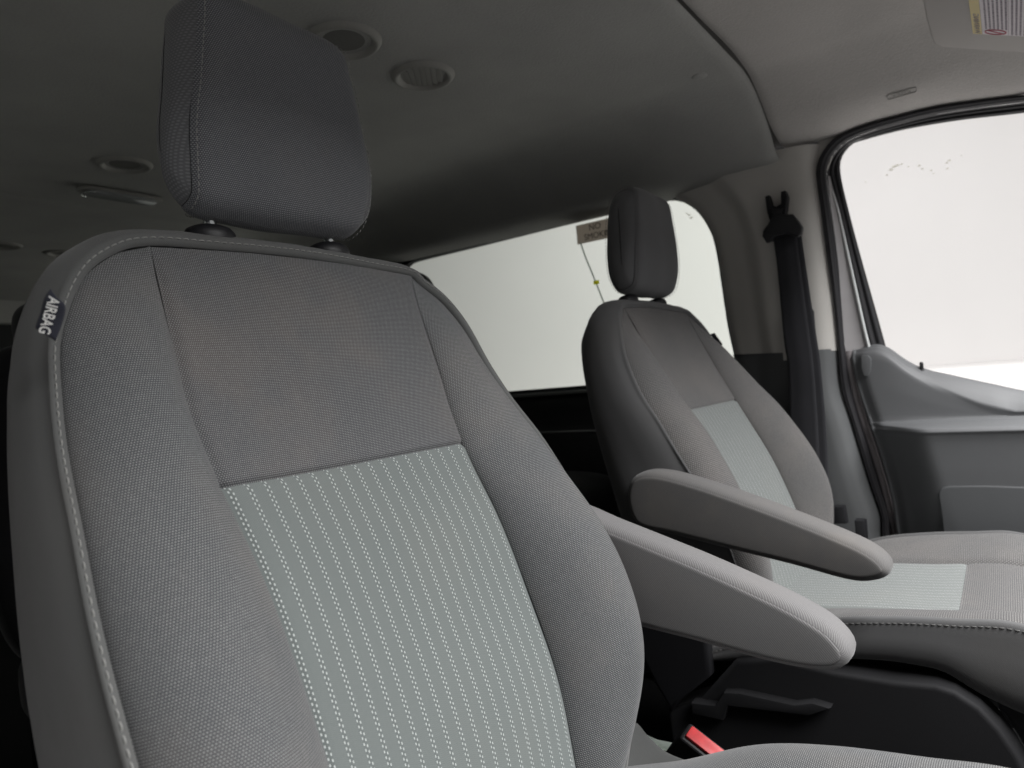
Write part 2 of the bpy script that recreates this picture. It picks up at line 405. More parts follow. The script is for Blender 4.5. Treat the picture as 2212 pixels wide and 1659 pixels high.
# pale moulded lip under the glass
box('sill', (-.78, .874, .811), (1.32, .022, .010), M_sill, sw, bevel=.003)
nw = empty('side_window', (-.7, -.9, .826)); tag(nw, 'tinted side window on the passenger side behind the near seat', 'window')
bm = bmesh.new(); bm.faces.new([bm.verts.new((p.x, -.903, p.y)) for p in nin]); from_bm('glass', bm, M_glass, nw, False)
for yy_, pp_, lb_ in ((.903, f2, 'rearmost tinted side window on the driver side, behind the near seat'), (-.903, f3, 'rearmost tinted side window on the passenger side')):
    rw = empty('side_window', (-2.2, yy_, .826)); tag(rw, lb_, 'window')
    bm = bmesh.new(); bm.faces.new([bm.verts.new((p.x, yy_, p.y)) for p in pp_]); from_bm('glass', bm, M_glass, rw, False)
# moulded ridges on the black lower wall
rd = empty('wall_trim', (-.9, .87, 0)); tag(rd, 'black lower side trim with a pale ridge between the two front seats', 'wall trim')
P = []
for x in (-2.9, -2.0, -1.2, -.9, -.6, -.3, -.06):
    P.append([Vector((x, yy, zz)) for yy, zz in ((.879, .800), (.866, .792), (.862, .77), (.862, .715), (.858, .707), (.845, .700), (.838, .694), (.835, .684), (.835, .58), (.84, .45), (.845, .02))])
grid('panel', P, M_wall, rd)
tube('ridge', [(x, .8385, .698) for x in (-2.9, -2, -1, -.06)], .0035, M_sill, rd)

# exterior: white photo booth --------------------------------------------------
box('ground', (0, 0, -.62), (16, 16, .04), M_ledge)['kind'] = 'structure'
box('backdrop', (0, 5.2, 1.6), (14, .1, 4.4), M_booth)['kind'] = 'structure'
box('backdrop_ledge', (0, 4.55, .06), (14, 1.2, 1.32), M_ledge, bevel=.02)['kind'] = 'structure'

box('near_light_blocker', (0, -4.2, 1.6), (14, .1, 4.4), m_plain('dim_blocker_grey', (.16, .16, .16), .9, .1, 3, 0, var=.03))['kind'] = 'structure'  # unseen dim wall added to cut light entering from the near side

# =================================================================== pillar trim (far side)
A = [(1917, 1190), (1904, 1113), (1879, 1040), (1853, 953), (1839, 905), (1817, 836), (1811, 756), (1800, 650), (1785, 550), (1772, 450), (1765, 400), (1763, 365), (1775, 330), (1809, 293), (1866, 270), (1940, 250), (2018, 231), (2115, 217), (2212, 205)]
B = [(1936, 1190), (1920, 1113), (1898, 1040), (1872, 953), (1856, 905), (1838, 836), (1826, 756), (1817, 650), (1809, 550), (1795, 450), (1788, 400), (1787, 365), (1798, 337), (1826, 308), (1872, 287), (1940, 267), (2018, 248), (2115, 233), (2212, 221)]
def Y3(lst, Y): return [ony(x, y, Y) for x, y in lst]
A3 = Y3(A, .858); B3 = Y3(B, .868)
def extend(l3):      # carry the opening forward past the frame, following the roof line, and down to the floor
    d = (l3[-1]-l3[-3]).normalized(); l3 = [l3[0]+Vector((.10, 0, -.25))]+l3
    return l3+[l3[-1]+d*.12+Vector((0, 0, -.004)), l3[-1]+d*.28+Vector((0, 0, -.022))]
A3, B3 = extend(A3), extend(B3)
NA = 110
Ar = resample(A3, NA); Br = resample(B3, NA)
pt = empty('pillar_trim', (0, .85, 0)); tag(pt, 'beige upper and slate lower trim of the pillar carrying the belt', 'pillar trim')
def loft2(name, L, Rr, prof, mat, parent, n=40, m=None):
    L = resample(L, n); Rr = resample(Rr, n); P = []
    for i in range(n):
        row = []
        for s, y in prof:
            p = L[i].lerp(Rr[i], s); row.append(Vector((p.x, y, p.z)))
        P.append(row)
    return grid(name, P, mat, parent)
Lw = [ony(x, y, .868) for x, y in [(1400, 395), (1447, 424), (1500, 455), (1537, 520), (1550, 600), (1565, 700), (1579, 766)]]
Lw[0].z = 1.345
Rw = [ony(x, y, .862) for x, y in [(1772, 312), (1766, 340), (1763, 365), (1772, 450), (1785, 550), (1800, 650), (1811, 757)]]
prof = [(0, .890), (.02, .876), (.06, .866), (.2, .852), (.36, .838), (.42, .826), (.46, .819), (.55, .8165), (.7, .8165), (.82, .818), (.89, .823), (.94, .832), (.975, .845), (1.0, .862)]
cp = curve(prof); prof = [(i/40, cp(i/40)) for i in range(41)]
loft2('upper_panel', Lw, Rw, prof, M_trim, pt)
Ll = [ony(x, y, .871) for x, y in [(1577, 766), (1584, 800), (1594, 900)]]; Ll.append(Vector((-.09, .868, .3))); Ll.append(Vector((-.07, .868, .05)))
Rl = [p for p in A3 if p.z < ony(1811, 759, .858).z]; Rl = [ony(1811, 753, .865)]+sorted(Rl, key=lambda p: -p.z)
prof = [(0, .890), (.03, .874), (.08, .864), (.3, .842), (.42, .826), (.50, .818), (.62, .812), (.78, .808), (.88, .812), (.95, .826), (1.0, .862)]
cp = curve(prof); prof = [(i/40, cp(i/40)+.006) for i in range(41)]
loft2('backing', Lw[:1]+Lw[1:]+[Vector((-.10, .893, .3)), Vector((-.10, .893, .0))], Rw+[ony(1839, 905, .893), Vector((.30, .893, .3)), Vector((.34, .893, 0))], [(0, .893), (.5, .893), (1.0, .893)], M_rubber, pt, 60)
loft2('lower_panel', Ll, Rl, prof, M_trimd, pt)
tube('groove', [ony(x, y, .829) for x, y in [(1632, 400), (1643, 480), (1655, 560), (1668, 660), (1676, 730)]], .0016, M_trim, pt, 6)
prism('slot_glint', [ony(x, y, .8135) for x, y in [(1686, 690), (1690, 690), (1701, 778), (1692, 779)]], Vector((0, .004, 0)), M_trim, pt, .001, 1)  # beige strip stands in for light reflected off the slot edge
# belt guide slot
P0 = ony(1697, 700, .806)
sl = prism('belt_slot', [ony(x, y, .8135) for x, y in [(1748, 672), (1752, 664), (1758, 672), (1765, 773), (1747, 776), (1741, 740)]], Vector((0, .006, 0)), M_black, pt, .001, 1)

prism('corner_filler', [ony(x, y, .866) for x, y in [(1758, 318), (1775, 298), (1800, 284), (1835, 276), (1840, 290), (1800, 330), (1785, 372), (1760, 372)]], Vector((0, .006, 0)), M_trim, pt)

# belt --------------------------------------------------------------------------
sb = empty('seat_belt', (.02, .79, 1.16)); tag(sb, 'black seat belt hanging from its anchor on the beige pillar', 'seat belt')
def beltface(pts, Y): return [ony(x, y, Y) for x, y in pts]
Lb = beltface([(1668, 505), (1676, 560), (1684, 640), (1694, 740), (1702, 800)], .79)
Rb = beltface([(1718, 500), (1726, 560), (1737, 640), (1750, 740), (1757, 800)], .79)
Lb += [Vector((.010, .79, .66)), Vector((.0, .79, .45))]; Rb += [Vector((.075, .79, .66)), Vector((.062, .79, .45))]
Lb = resample(Lb, 40); Rb = resample(Rb, 40); P = []; UVw = []
for i in range(40):
    row = []; ur = []
    for k in range(9):
        s = k/8; p = Lb[i].lerp(Rb[i], s); p.y += .002*math.sin(i*.35+s*2)-.0015*math.cos((s-.5)*6.28); row.append(p); ur.append((s*.048, i*.018))
    P.append(row); UVw.append(ur)
o = grid('webbing', P, M_webbing, sb, uv=UVw); so = o.modifiers.new('t', 'SOLIDIFY'); so.thickness = .0014
# second ply behind
P2 = [[p+Vector((.010+.010*(i/40), .006, 0)) for p in row] for i, row in enumerate(P)]
o = grid('webbing', P2, M_webbing, sb, uv=UVw); so = o.modifiers.new('t', 'SOLIDIFY'); so.thickness = .0014
# d-ring: wide flattened triangle with rounded shoulders
o_ = ony(1686, 497, .775)
prism('loop_guide', [ony(x, y, .770) for x, y in [(1668, 466), (1690, 462), (1712, 462), (1726, 478), (1733, 490), (1731, 505), (1722, 512), (1704, 505), (1672, 511), (1666, 521), (1655, 524), (1646, 510), (1648, 498), (1658, 484)]], Vector((0, .016, 0)), M_black, sb, .004, 3)
prism('height_adjuster', [ony(x, y, .784) for x, y in [(1652, 424), (1660, 421), (1666, 441), (1676, 446), (1686, 440), (1686, 414), (1695, 411), (1700, 424), (1697, 455), (1692, 480), (1664, 484), (1656, 456)]], Vector((0, .026, 0)), M_blackm, sb, .003, 2)
prism('adjuster_button', [ony(x, y, .780) for x, y in [(1666, 452), (1690, 448), (1687, 474), (1668, 477)]], Vector((0, .01, 0)), M_black, sb, .003, 2)

# =================================================================== far door
dr = empty('van_door', (.3, .88, 0)); tag(dr, 'slate grey closed door with a white-lit window, beyond the far seat', 'door')
# body seal round the opening
P = []
for i in range(NA):
    row = []
    for k in range(13):
        s = k/12; p = Ar[i].lerp(Br[i], s); q = Vector((p.x, p.y-.011*math.sin(s*math.pi)**.7-.003*math.sin(s*math.pi*3)**2, p.z)); row.append(q)
    P.append(row)
o = grid('door_seal', P, M_rubber); tag(o, 'black ribbed rubber seal running round the far door opening', 'door seal')
C = [(1880, 748), (1866, 690), (1834, 545), (1813, 450), (1800, 400), (1794, 370), (1802, 344), (1829, 313), (1874, 293), (1940, 272), (2018, 253), (2115, 238), (2212, 226)]
D = [(1913, 748), (1897, 690), (1858, 550), (1833, 455), (1816, 380), (1817, 342), (1839, 312), (1866, 302), (1920, 287), (1980, 274), (2080, 258), (2212, 243)]
def fwd(l3):
    d = (l3[-1]-l3[-3]).normalized(); return l3+[l3[-1]+d*.12, l3[-1]+d*.26+Vector((0, 0, -.015))]
C3 = fwd(Y3(C, .888)); D3 = fwd(Y3(D, .906)); n = 90
Cr = resample(C3, n); Dr = resample(D3, n)
# black glass run channel with a rib
P = []
for i in range(n):
    row = [Cr[i].lerp(Dr[i], s)+Vector((0, dy, 0)) for s, dy in ((0, 0), (.1, -.004), (.3, -.004), (.38, .004), (.5, .002), (.62, -.003), (.85, -.003), (1, .004))]
    P.append(row)
grid('glass_channel', P, M_rubber, dr)
Bk = resample(fwd(Y3(B[6:], .874)), n)
grid('frame_backing', [[Bk[i].lerp(Cr[i], q_)+Vector((0, .001+.003*math.sin(q_*3.14), 0)) for q_ in (0, .25, .5, .75, 1)] for i in range(n)], M_rubber, dr)
# painted frame wedge from the seal to the channel
Bw = Y3([(1828, 770), (1826, 750), (1818, 690), (1809, 550), (1796, 450), (1791, 405), (1789, 380)], .869)
Cw = Y3([(1886, 770), (1880, 748), (1866, 690), (1834, 545), (1813, 450), (1799, 405), (1793, 380)], .884)
Bw2 = resample(Bw, 40); Cw2 = resample(Cw, 40)
grid('frame', [[Bw2[i].lerp(Cw2[i], s)+Vector((0, .004*math.sin(s*3.14), 0)) for s in [k/8 for k in range(9)]] for i in range(40)], M_paint, dr)
tube('frame_highlight', [p+Vector((-.003, -.003, 0)) for p in Cw2[:37]], [.0035*min(1, .25+(37-i)/20) for i in range(37)], M_highlight, dr, 8)  # white tube puts the frame's bright highlight into the colour
# glass
gl = [p for p in Dr]; gl2 = [ony(1913, 748, .906), ony(1930, 765, .906), ony(1960, 790, .906), ony(2000, 815, .906), ony(2212, 862, .906), Vector((.9, .906, .66))]
bm = bmesh.new(); bm.faces.new([bm.verts.new(p) for p in gl+list(reversed(gl2))]); from_bm('glass', bm, M_glass2, dr, False)
# panel
sill = curve([(.10, .868), (.17, .869), (.205, .868), (.222, .858), (.245, .835), (.265, .818), (.285, .806), (.33, .789), (.40, .764), (.46, .744), (.55, .736), (.7, .728), (1.0, .72)])
re = sorted([(p.z, p.x) for p in [ony(x, y, .85) for x, y in [(1840, 752), (1842, 775), (1853, 829), (1871, 884), (1900, 967), (1930, 1076), (1950, 1190)]]]); re = [(0.0, re[0][1]+.20), (.2, re[0][1]+.09)]+re
xrear = curve(re)
P = []; cols = 70
for i in range(cols+1):
    s = (i/cols)**1.5; row = []
    def pt3(y, z):
        x = xrear(min(z, .868))+s*(1.05-xrear(min(z, .868))); return Vector((x, y, z))
    x = .15+s*.90; top = sill(x); d = .088*sm(.15, .27, x); dl2 = d; ch = max(.010, min(.046, .012+.036*sm(.22, .40, x), top-.708)); e = .012*(1-sm(0, .03, s))
    kn = [(.905, top-.002), (.892, top+.001), (.882, top-.001), (.874, top-.006), (.868-.012*sm(.2, .4, x), top-ch*.55), (.862-.018*sm(.2, .4, x), top-ch), (.852-.006*sm(.2, .4, x), max(.7035, top-ch-.012)),
          (.847, (top-ch-.012)*.5+.699*.5), (.846, .6995), (.842-d*.10, .6935), (.842-d*.5, .6905), (.842-d*.90, .6880), (.842-d, .6850), (.840-d-.002, .679), (.842-d, .672), (.843-d*.97, .655), (.843-(d*.5+dl2*.5)*.92, .60), (.843-dl2*.86, .55), (.843-dl2*.8, .45), (.843-dl2*.7, .30), (.85-dl2*.6, -.01)]
    kv = [Vector((a+e, b)) for a, b in kn]; rs = []
    for k_ in range(len(kv)-1):
        a_, b_, c_, d_ = kv[max(k_-1, 0)], kv[k_], kv[k_+1], kv[min(k_+2, len(kv)-1)]
        for t_ in (0, .2, .4, .6, .8):
            cat = 0.5*((2*b_)+(c_-a_)*t_+(2*a_-5*b_+4*c_-d_)*t_*t_+(3*b_-a_-3*c_+d_)*t_**3); rs.append(cat.lerp(b_.lerp(c_, t_), .45))
    rs.append(kv[-1])
    for q in rs: row.append(pt3(q.x, q.y))
    P.append(row)
grid('door_panel', P, M_door, dr)
tube('panel_edge', [P[0][k]+Vector((0, .004, 0)) for k in range(6, len(P[0])-1, 3)], .005, M_door, dr)
# painted door edge seen as a pale strip behind the panel
es = resample([ony(x, y, .872) for x, y in [(1832, 758), (1837, 800), (1850, 858), (1866, 912), (1882, 960), (1904, 1030), (1922, 1095), (1940, 1170), (1952, 1235)]], 30)
tube('door_edge', es, .0045, M_edge, dr, 8, flat=(.0042, .008))
eb = [(1832, 752), (1837, 800), (1850, 858), (1866, 912), (1882, 960), (1904, 1030), (1922, 1095), (1940, 1170), (1956, 1250)]
grid('edge_backing', [[ony(x-12, y, .884), ony(x+4, y, .885), ony(x+22, y, .886)] for x, y in eb], M_edge, dr)
# pocket plate and small cover on the panel
pk = [(2040, 1190), (2034, 1120), (2029, 1085), (2027, 1070), (2029, 1060), (2037, 1053), (2050, 1050), (2130, 1049), (2212, 1052)]
PP, PN = Vector((.4, .7635, .55)), Vector((0, -1, -.056)).normalized()
def onpanel(x, y): return onplane(x, y, PP, PN)
def pfix(x, z): return Vector((x, .7635+(.55-z)*.056, z))
pp = [onpanel(x, y) for x, y in pk]; pp += [pfix(.95, pp[-1].z-.01), pfix(.95, .15), pfix(.40, .15)]
prism('door_pocket', pp, Vector((0, .04, 0)), m_plain('slate_pocket_plastic', (.082, .085, .089), .6, .5, 420, .35, .0004, .05), dr, .004, 3)
prism('panel_cover', [ony(x, y, .8435) for x, y in [(1860, 768), (1875, 768), (1881, 775), (1881, 800), (1874, 812), (1866, 812), (1861, 795)]], Vector((0, .01, 0)), M_door, dr, .0015, 2)
kb = ony(1992, 806, .878)
bm = bmesh.new(); tube_bm(bm, [kb+Vector((0, 0, z)) for z in (-.004, 0, .002, .004, .010, .020, .024, .025)], [.009, .009, .006, .0045, .0038, .0040, .0034, .001], 12); from_bm('lock_knob', bm, M_black, dr)

# =================================================================== seats
def skewed(fn, seat):      # seat-local (y toward the van's left, u up the back, w out of the back) -> world
    pass
class Seat:
    def __init__(s, side):      # side -1: near passenger seat, +1: far driver seat
        s.side = side; s.rec = .273213
        s.U = Vector((-math.sin(s.rec), 0, math.cos(s.rec))); s.W = Vector((math.cos(s.rec), 0, math.sin(s.rec)))
        s.O = Vector((0, -.4482, .40)) if side < 0 else Vector((-.0023, .4482, .3835))
    def b(s, y, u, w): return s.O+Vector((0, y, 0))+s.U*u+s.W*w
    def c(s, x, y, z): return s.O+Vector((x, y, z))

cw = curve([(-.10, .05), (-.02, .074), (.06, .083), (.15, .086), (.25, .081), (.32, .075), (.39, .067), (.45, .057), (.5, .048), (.55, .039), (.6, .031), (.64, .026)])
we = curve([(-.10, .07), (0, .088), (.1, .106), (.18, .112), (.26, .101), (.32, .085), (.38, .070), (.44, .050), (.5, .038), (.55, .036), (.6, .030), (.64, .026)])
cr = curve([(-.10, .06), (-.02, .085), (.06, .124), (.13, .148), (.2, .148), (.264, .138), (.35, .110), (.435, .082), (.5, .061), (.55, .050), (.6, .034), (.64, .027)])
seamL = curve([(-.1, .140), (.1, .142), (.179, .143), (.254, .145), (.32, .149), (.393, .158), (.452, .161), (.505, .156), (.556, .151), (.607, .146)])
seamR = curve([(-.1, .120), (.047, .131), (.137, .140), (.22, .139), (.306, .136), (.387, .126), (.431, .130), (.477, .141), (.537, .152), (.605, .166)])
seamS = curve([(-.1, .137), (.1, .14), (.25, .142), (.39, .143), (.45, .146), (.5, .149), (.55, .152), (.606, .156)])
EDGE = [(.130, -.10), (.145, -.05), (.171, 0), (.209, .05), (.241, .10), (.258, .16), (.2655, .22), (.2655, .265), (.260, .335), (.252, .397), (.245, .443), (.237, .488), (.230, .52), (.219, .547), (.2025, .574), (.178, .595)]
def wob(y, u, k=1.0):
    return k*(.0015*math.sin(9*u+13*y+1.3)*math.sin(21*y-7*u)+.0007*math.sin(31*u+5*y)*math.cos(17*y+11*u))

def stitches(name, pts, nrm, mat, parent, L=.0046, gap=.0022, r=.0006):
    """thread dashes lying along a polyline"""
    bm = bmesh.new(); P = [Vector(p) for p in pts]; cum = [0]
    for i in range(1, len(P)): cum.append(cum[-1]+(P[i]-P[i-1]).length)
    def at(s):
        j = 0
        lo, hi = 0, len(cum)-2
        while lo < hi:
            mid = (lo+hi+1)//2
            if cum[mid] <= s: lo = mid
            else: hi = mid-1
        h = cum[lo+1]-cum[lo]; return P[lo].lerp(P[lo+1], (s-cum[lo])/h if h else 0), nrm[lo]
    s = gap
    while s+L < cum[-1]:
        pts3 = []
        for k, lift in ((0, -.0003), (.25, .0005), (.5, .0007), (.75, .0005), (1, -.0003)):
            p, n = at(s+L*k); pts3.append(p+n*(lift+.0002))
        tube_bm(bm, pts3, [r*.8, r, r, r, r*.8], 5, cap=False)
        s += (L+gap)*random.uniform(.96, 1.04)
    return from_bm(name, bm, mat, parent)

def backrest(S, root, sL, sR, mats, near):
    m_side, m_mid, m_bol, m_ins = mats
    NR = 120 if near else 70
    zu = lambda i, n: -.08+(.606+.08)*i/(n-1)
    topc = lambda y: .606+.008*(1-min(1, abs(y)/.16)**2)
    def centre_w(y, u, yl, yr):
        half = (yl+yr)/2; mid = (yr-yl)/2; q = (y-mid)/half
        w_ = cw(u)-.004*(1-q*q)*sm(.1, .3, u)+wob(y, u)
        dl = (y+yl); d_r = (yr-y)
        w_ -= .0032*(math.exp(-(dl/.005)**2)+math.exp(-(d_r/.005)**2))
        w_ -= .0034*math.exp(-((u-.389)/.0026)**2)
        return w_
    def panel(name, u0, u1, mat, nr, dens=1):
        P = []; Uv = []; nc = 61
        for i in range(nr):
            t = i/(nr-1); row = []; ur = []
            if dens: t = .5-.5*math.cos(math.pi*t)
            for k in range(nc):
                q = math.sin(math.pi*(k/(nc-1)-.5)); 
                ub = u0(q); ut = u1(q); u = ub+(ut-ub)*t
                uc = min(u, .606); yl, yr = sL(uc), sR(uc); y = (yr-yl)/2+q*(yl+yr)/2
                w_ = centre_w(y, u, yl, yr)
                if u > .56: w_ = w_*(1-sm(.57, .614, u))+ (we(u)-.003*sm(.600, .614, u))*sm(.57, .614, u)
                row.append(S.b(y, u, w_)); ur.append(((q+1)*.144+.0005, u) if name == 'striped_insert' else (y+.2, u))
            P.append(row); Uv.append(ur)
        return grid(name, P, mat, root_b, uv=Uv)
    # border first: it is the body the other covers sit on
    ED = resample(EDGE+[], 60)
    def loop():
        L = [Vector((-p.x, p.y)) for p in ED]
        cl = Vector((-sL(.606), .607)); cR = Vector((sR(.606), .607))
        top = [Vector((cl.x+(cR.x-cl.x)*k/30, topc((cl.x+(cR.x-cl.x)*k/30)) )) for k in range(31)]
        Rr = [Vector((p.x, p.y)) for p in reversed(ED)]
        return resample([(*p, 0) for p in L[::4]+[L[-1]]]+[(*p, 0) for p in top[::6]]+[(*p, 0) for p in ([Rr[0]]+Rr[3::4])], 361 if near else 221)
    LP = loop(); nL = len(LP)
    nor = []
    for i in range(nL):
        t = (LP[min(i+1, nL-1)]-LP[max(i-1, 0)]).normalized(); nor.append(Vector((-t.y, t.x)))
    prof = [(0, -.0035), (.0012, .0006), (.0045, .0022), (.009, .0020), (.0135, -.0015), (.0165, -.006), (.0210, -.0120), (.0250, -.021), (.0275, -.034)]
    P = []; Uv = []; st = []; sn = []; s = 0; rib = []
    wb = -.066
    for i in range(nL):
        p = LP[i]; n2 = nor[i]; e = we(min(p.y, .62)) + wob(p.x, p.y, .6); kk = .55-.22*(1-sm(.25, .40, p.y))+.36*max(0, nor[i].y); row = []; ur = []; acc = 0; last = None
        if i: s += (LP[i]-LP[i-1]).length
        pr = list(prof); wl = e-.034; 
        for f, off in ((.2, .0265), (.4, .0205), (.6, .010), (.75, .002), (.87, -.006), (.95, -.014), (1.0, -.025)):
            pr.append((off, (wl+(wb-wl)*f)-e))
        up = max(0, n2.y)                         # the top rolls further back before turning over
        for off, dw in pr:
            o2 = off*(kk if off > .01 else 1)*(1+.05*up) if off > 0 else off*(1-.5*up)
            v = S.b(p.x+n2.x*o2, p.y+n2.y*o2, e+dw+wob(p.x*3+dw*20, p.y*2, .8)*(1 if off > .01 else 0)); row.append(v)
            if last is not None: acc += (v-last).length
            last = v; ur.append((acc, s))
        P.append(row); Uv.append(ur)
        st.append(S.b(p.x+n2.x*.0052, p.y+n2.y*.0052, e+.0021)); sn.append(S.W)
        rib.append(S.b(p.x+n2.x*.0045, p.y+n2.y*.0045, e+.0022))
    root_b = grid('backrest', P, m_side, root, uv=Uv)
    # back panel closing the shell
    last = [r[-1] for r in P]; h = nL//2
    grid('back_panel', [[last[i].lerp(last[nL-1-i], k/6)+S.W*(-.012*math.sin(k/6*math.pi)) for k in range(7)] for i in range(h+1)], m_side, root_b, uv=[[(k*.07, i*.01) for k in range(7)] for i in range(h+1)])
    panel('centre_panel', lambda q: .389+.004*q*0, lambda q: topc(q*.156)-.0006, m_mid, 60)
    panel('striped_insert', lambda q: -.08, lambda q: .389, m_ins, 90, 0)
    for sg, sf in ((-1, sL), (1, sR)):
        outer = resample([(*p, 0) for p in EDGE]+[(sf(.606)+(.178-sf(.606))*.5, .602, 0), (sf(.606), .607, 0)], NR)
        P = []; Uv = []
        nc = 41
        for i in range(NR):
            t = i/(NR-1); u_i = -.10+(.607+.10)*(t**1.06); yi = sf(u_i); o2 = outer[i]; row = []; ur = []; acc = 0; last = None
            bl = sm(.57, .614, u_i); ci = (cw(u_i)-.0032-.002*math.exp(-((u_i-.389)/.0035)**2))*(1-bl)+(we(u_i)-.003*sm(.600, .614, u_i))*bl; eo = we(o2.y)-.0035
            for k in range(nc):
                q = .5-.5*math.cos(math.pi*k/(nc-1))
                y = yi+(o2.x-yi)*q; u = u_i+(o2.y-u_i)*q
                Am = max(0, cr(u)-(cw(u)+we(u))/2)*(1 if near or sg > 0 else .72)
                fade = 1-sm(.80, 1, t)**2
                w_ = ci+(eo-ci)*q+Am*fade*(max(0, 4*q*(1-q)))**.72*(1+(.10 if near else .55)*(q-.5))+wob(y*sg, u)*math.sin(math.pi*q)
                w_ += .0025*math.sin(u*26+y*9*sg)*math.sin(math.pi*q)*math.exp(-((q-.25)/.25)**2)*sm(0, .2, .5-u)
                v = S.b(y*sg, u, w_); row.append(v)
                if last is not None: acc += (v-last).length
                last = v; ur.append(((yi+acc)*sg, u))
            P.append(row); Uv.append(ur)
        grid('bolster', P, m_bol, root_b, uv=Uv, flip=sg > 0)
    if near:
        cut = next(i for i in range(nL) if LP[i].x > .20 and LP[i].y < .56); st, sn = st[:cut], sn[:cut]
    stitches('stitching', st, sn, M_thread if near else M_thread_d, root_b, .0050, .0024, .00062 if near else .0006)
    return root_b, LP

HPROF = [(.022, .646), (.040, .650), (.052, .664), (.066, .692), (.079, .730), (.090, .770), (.099, .806), (.101, .826), (.092, .842), (.074, .850), (.056, .848), (.040, .834), (.025, .806), (.011, .765), (.001, .725), (-.005, .690), (-.003, .662), (.006, .649)]
def headrest(S, root, m_front, m_side, near, dy=0, du=0, dw=0, sc_=1.0, widths=((.65, .1035), (.83, .083))):
    NP = 140 if near else 90
    R2 = resample([(a, b, 0) for a, b in HPROF], NP, True)
    c = Vector((sum(p.x for p in R2)/NP, sum(p.y for p in R2)/NP)); 
    hw = curve([(.64, widths[0][1]-.004), (.665, widths[0][1]), (.70, widths[0][1]+.002), (.75, (widths[0][1]*.55+widths[1][1]*.45)+.003), (.80, widths[1][1]+.006), (.84, widths[1][1]-.002), (.852, widths[1][1]-.008)])
    nn = []
    for i in range(NP):
        t = (R2[(i+1) % NP]-R2[i-1]).normalized(); n_ = Vector((t.y, -t.x))
        nn.append(n_)
    if (R2[0].xy-c).dot(nn[0]) < 0: nn = [-x for x in nn]
    def W(y, p): return S.b(y+dy, p.y+du, p.x+dw)
    def bk(i): return 1-(.19 if near else -.02)*sm(.1, .9, -nn[i].x)
    P = []; Uv = []; nc = 41; arc = 0
    for i in range(NP+0):
        p = R2[i]; row = []; ur = []
        if i: arc += (R2[i]-R2[i-1]).length
        for k in range(nc):
            q = math.sin(math.pi*(k/(nc-1)-.5)); y = q*hw(p.y)*bk(i)
            off = .0035*(1-q*q)-.0065*abs(q)**14-.0012*abs(q)**60+wob(y*2, p.y*2+p.x, .9)
            pp = Vector((p.x+nn[i].x*off, p.y+nn[i].y*off)); row.append(W(y, pp)); ur.append((y, arc))
        P.append(row); Uv.append(ur)
    hr = grid('headrest', P, m_front, root, uv=Uv, cu=True)
    for sg in (-1, 1):
        P = []; Uv = []; st = []
        for k in [1, .985, .96, .92, .86, .78, .68, .56, .42, .28, .14, .03]:
            row = []; ur = []
            for i in range(NP):
                p = R2[i]; n_ = nn[i]; off = -.0078
                py = p.y*.55+c.y*.45; cc = Vector((.029+(py-.65)*.215, py))
                q = Vector((p.x+n_.x*off, p.y+n_.y*off)); q = cc+(q-cc)*k if k < 1 else q
                y = hw(p.y*k+cc.y*(1-k))*(1-(1-bk(i))*k*k)+.016*(1-k**3.0)
                row.append(W(sg*y, q)); ur.append((q.x, q.y))
            P.append(row); Uv.append(ur)
        grid('side_panel', P, m_side, hr, uv=Uv, cv=True, flip=sg > 0)
        pts = []; nm = []
        for i in range(NP+1):
            p = R2[i % NP]; n_ = nn[i % NP]; y = hw(p.y)*bk(i % NP)-.0030
            pts.append(W(sg*y, Vector((p.x+n_.x*(-.0010), p.y+n_.y*(-.0010))))); nm.append(S.U*n_.y+S.W*n_.x)
        stitches('stitching', pts, nm, M_thread if near else M_thread_d, hr, .0042, .0022, .0005)
    for sg in (-1, 1):
        y = sg*.071+dy
        tube('headrest_post', [S.b(y, u, w_) for u, w_ in ((.60, -.002), (.64, .006), (.665, .012), (.70, .025))], .0062, M_chrome, root, 16)
        bm = bmesh.new(); k = [(.020, -.012), (.0235, -.004), (.0235, .001), (.021, .0055), (.015, .0085), (.0085, .0095), (.0068, .0085)]
        rings = []
        for r_, h_ in k:
            rings.append([bm.verts.new(S.b(y+r_*math.cos(a)*1.05, .638+h_+.25*r_*math.sin(a)*-.4, .004+r_*.80*math.sin(a))) for a in [2*math.pi*j/28 for j in range(28)]])
        for a_, b_ in zip(rings, rings[1:]):
            for j in range(28): bm.faces.new((a_[j], a_[(j+1) % 28], b_[(j+1) % 28], b_[j]))
        bm.faces.new(rings[-1]); from_bm('post_collar', bm, M_black, root)
    return hr

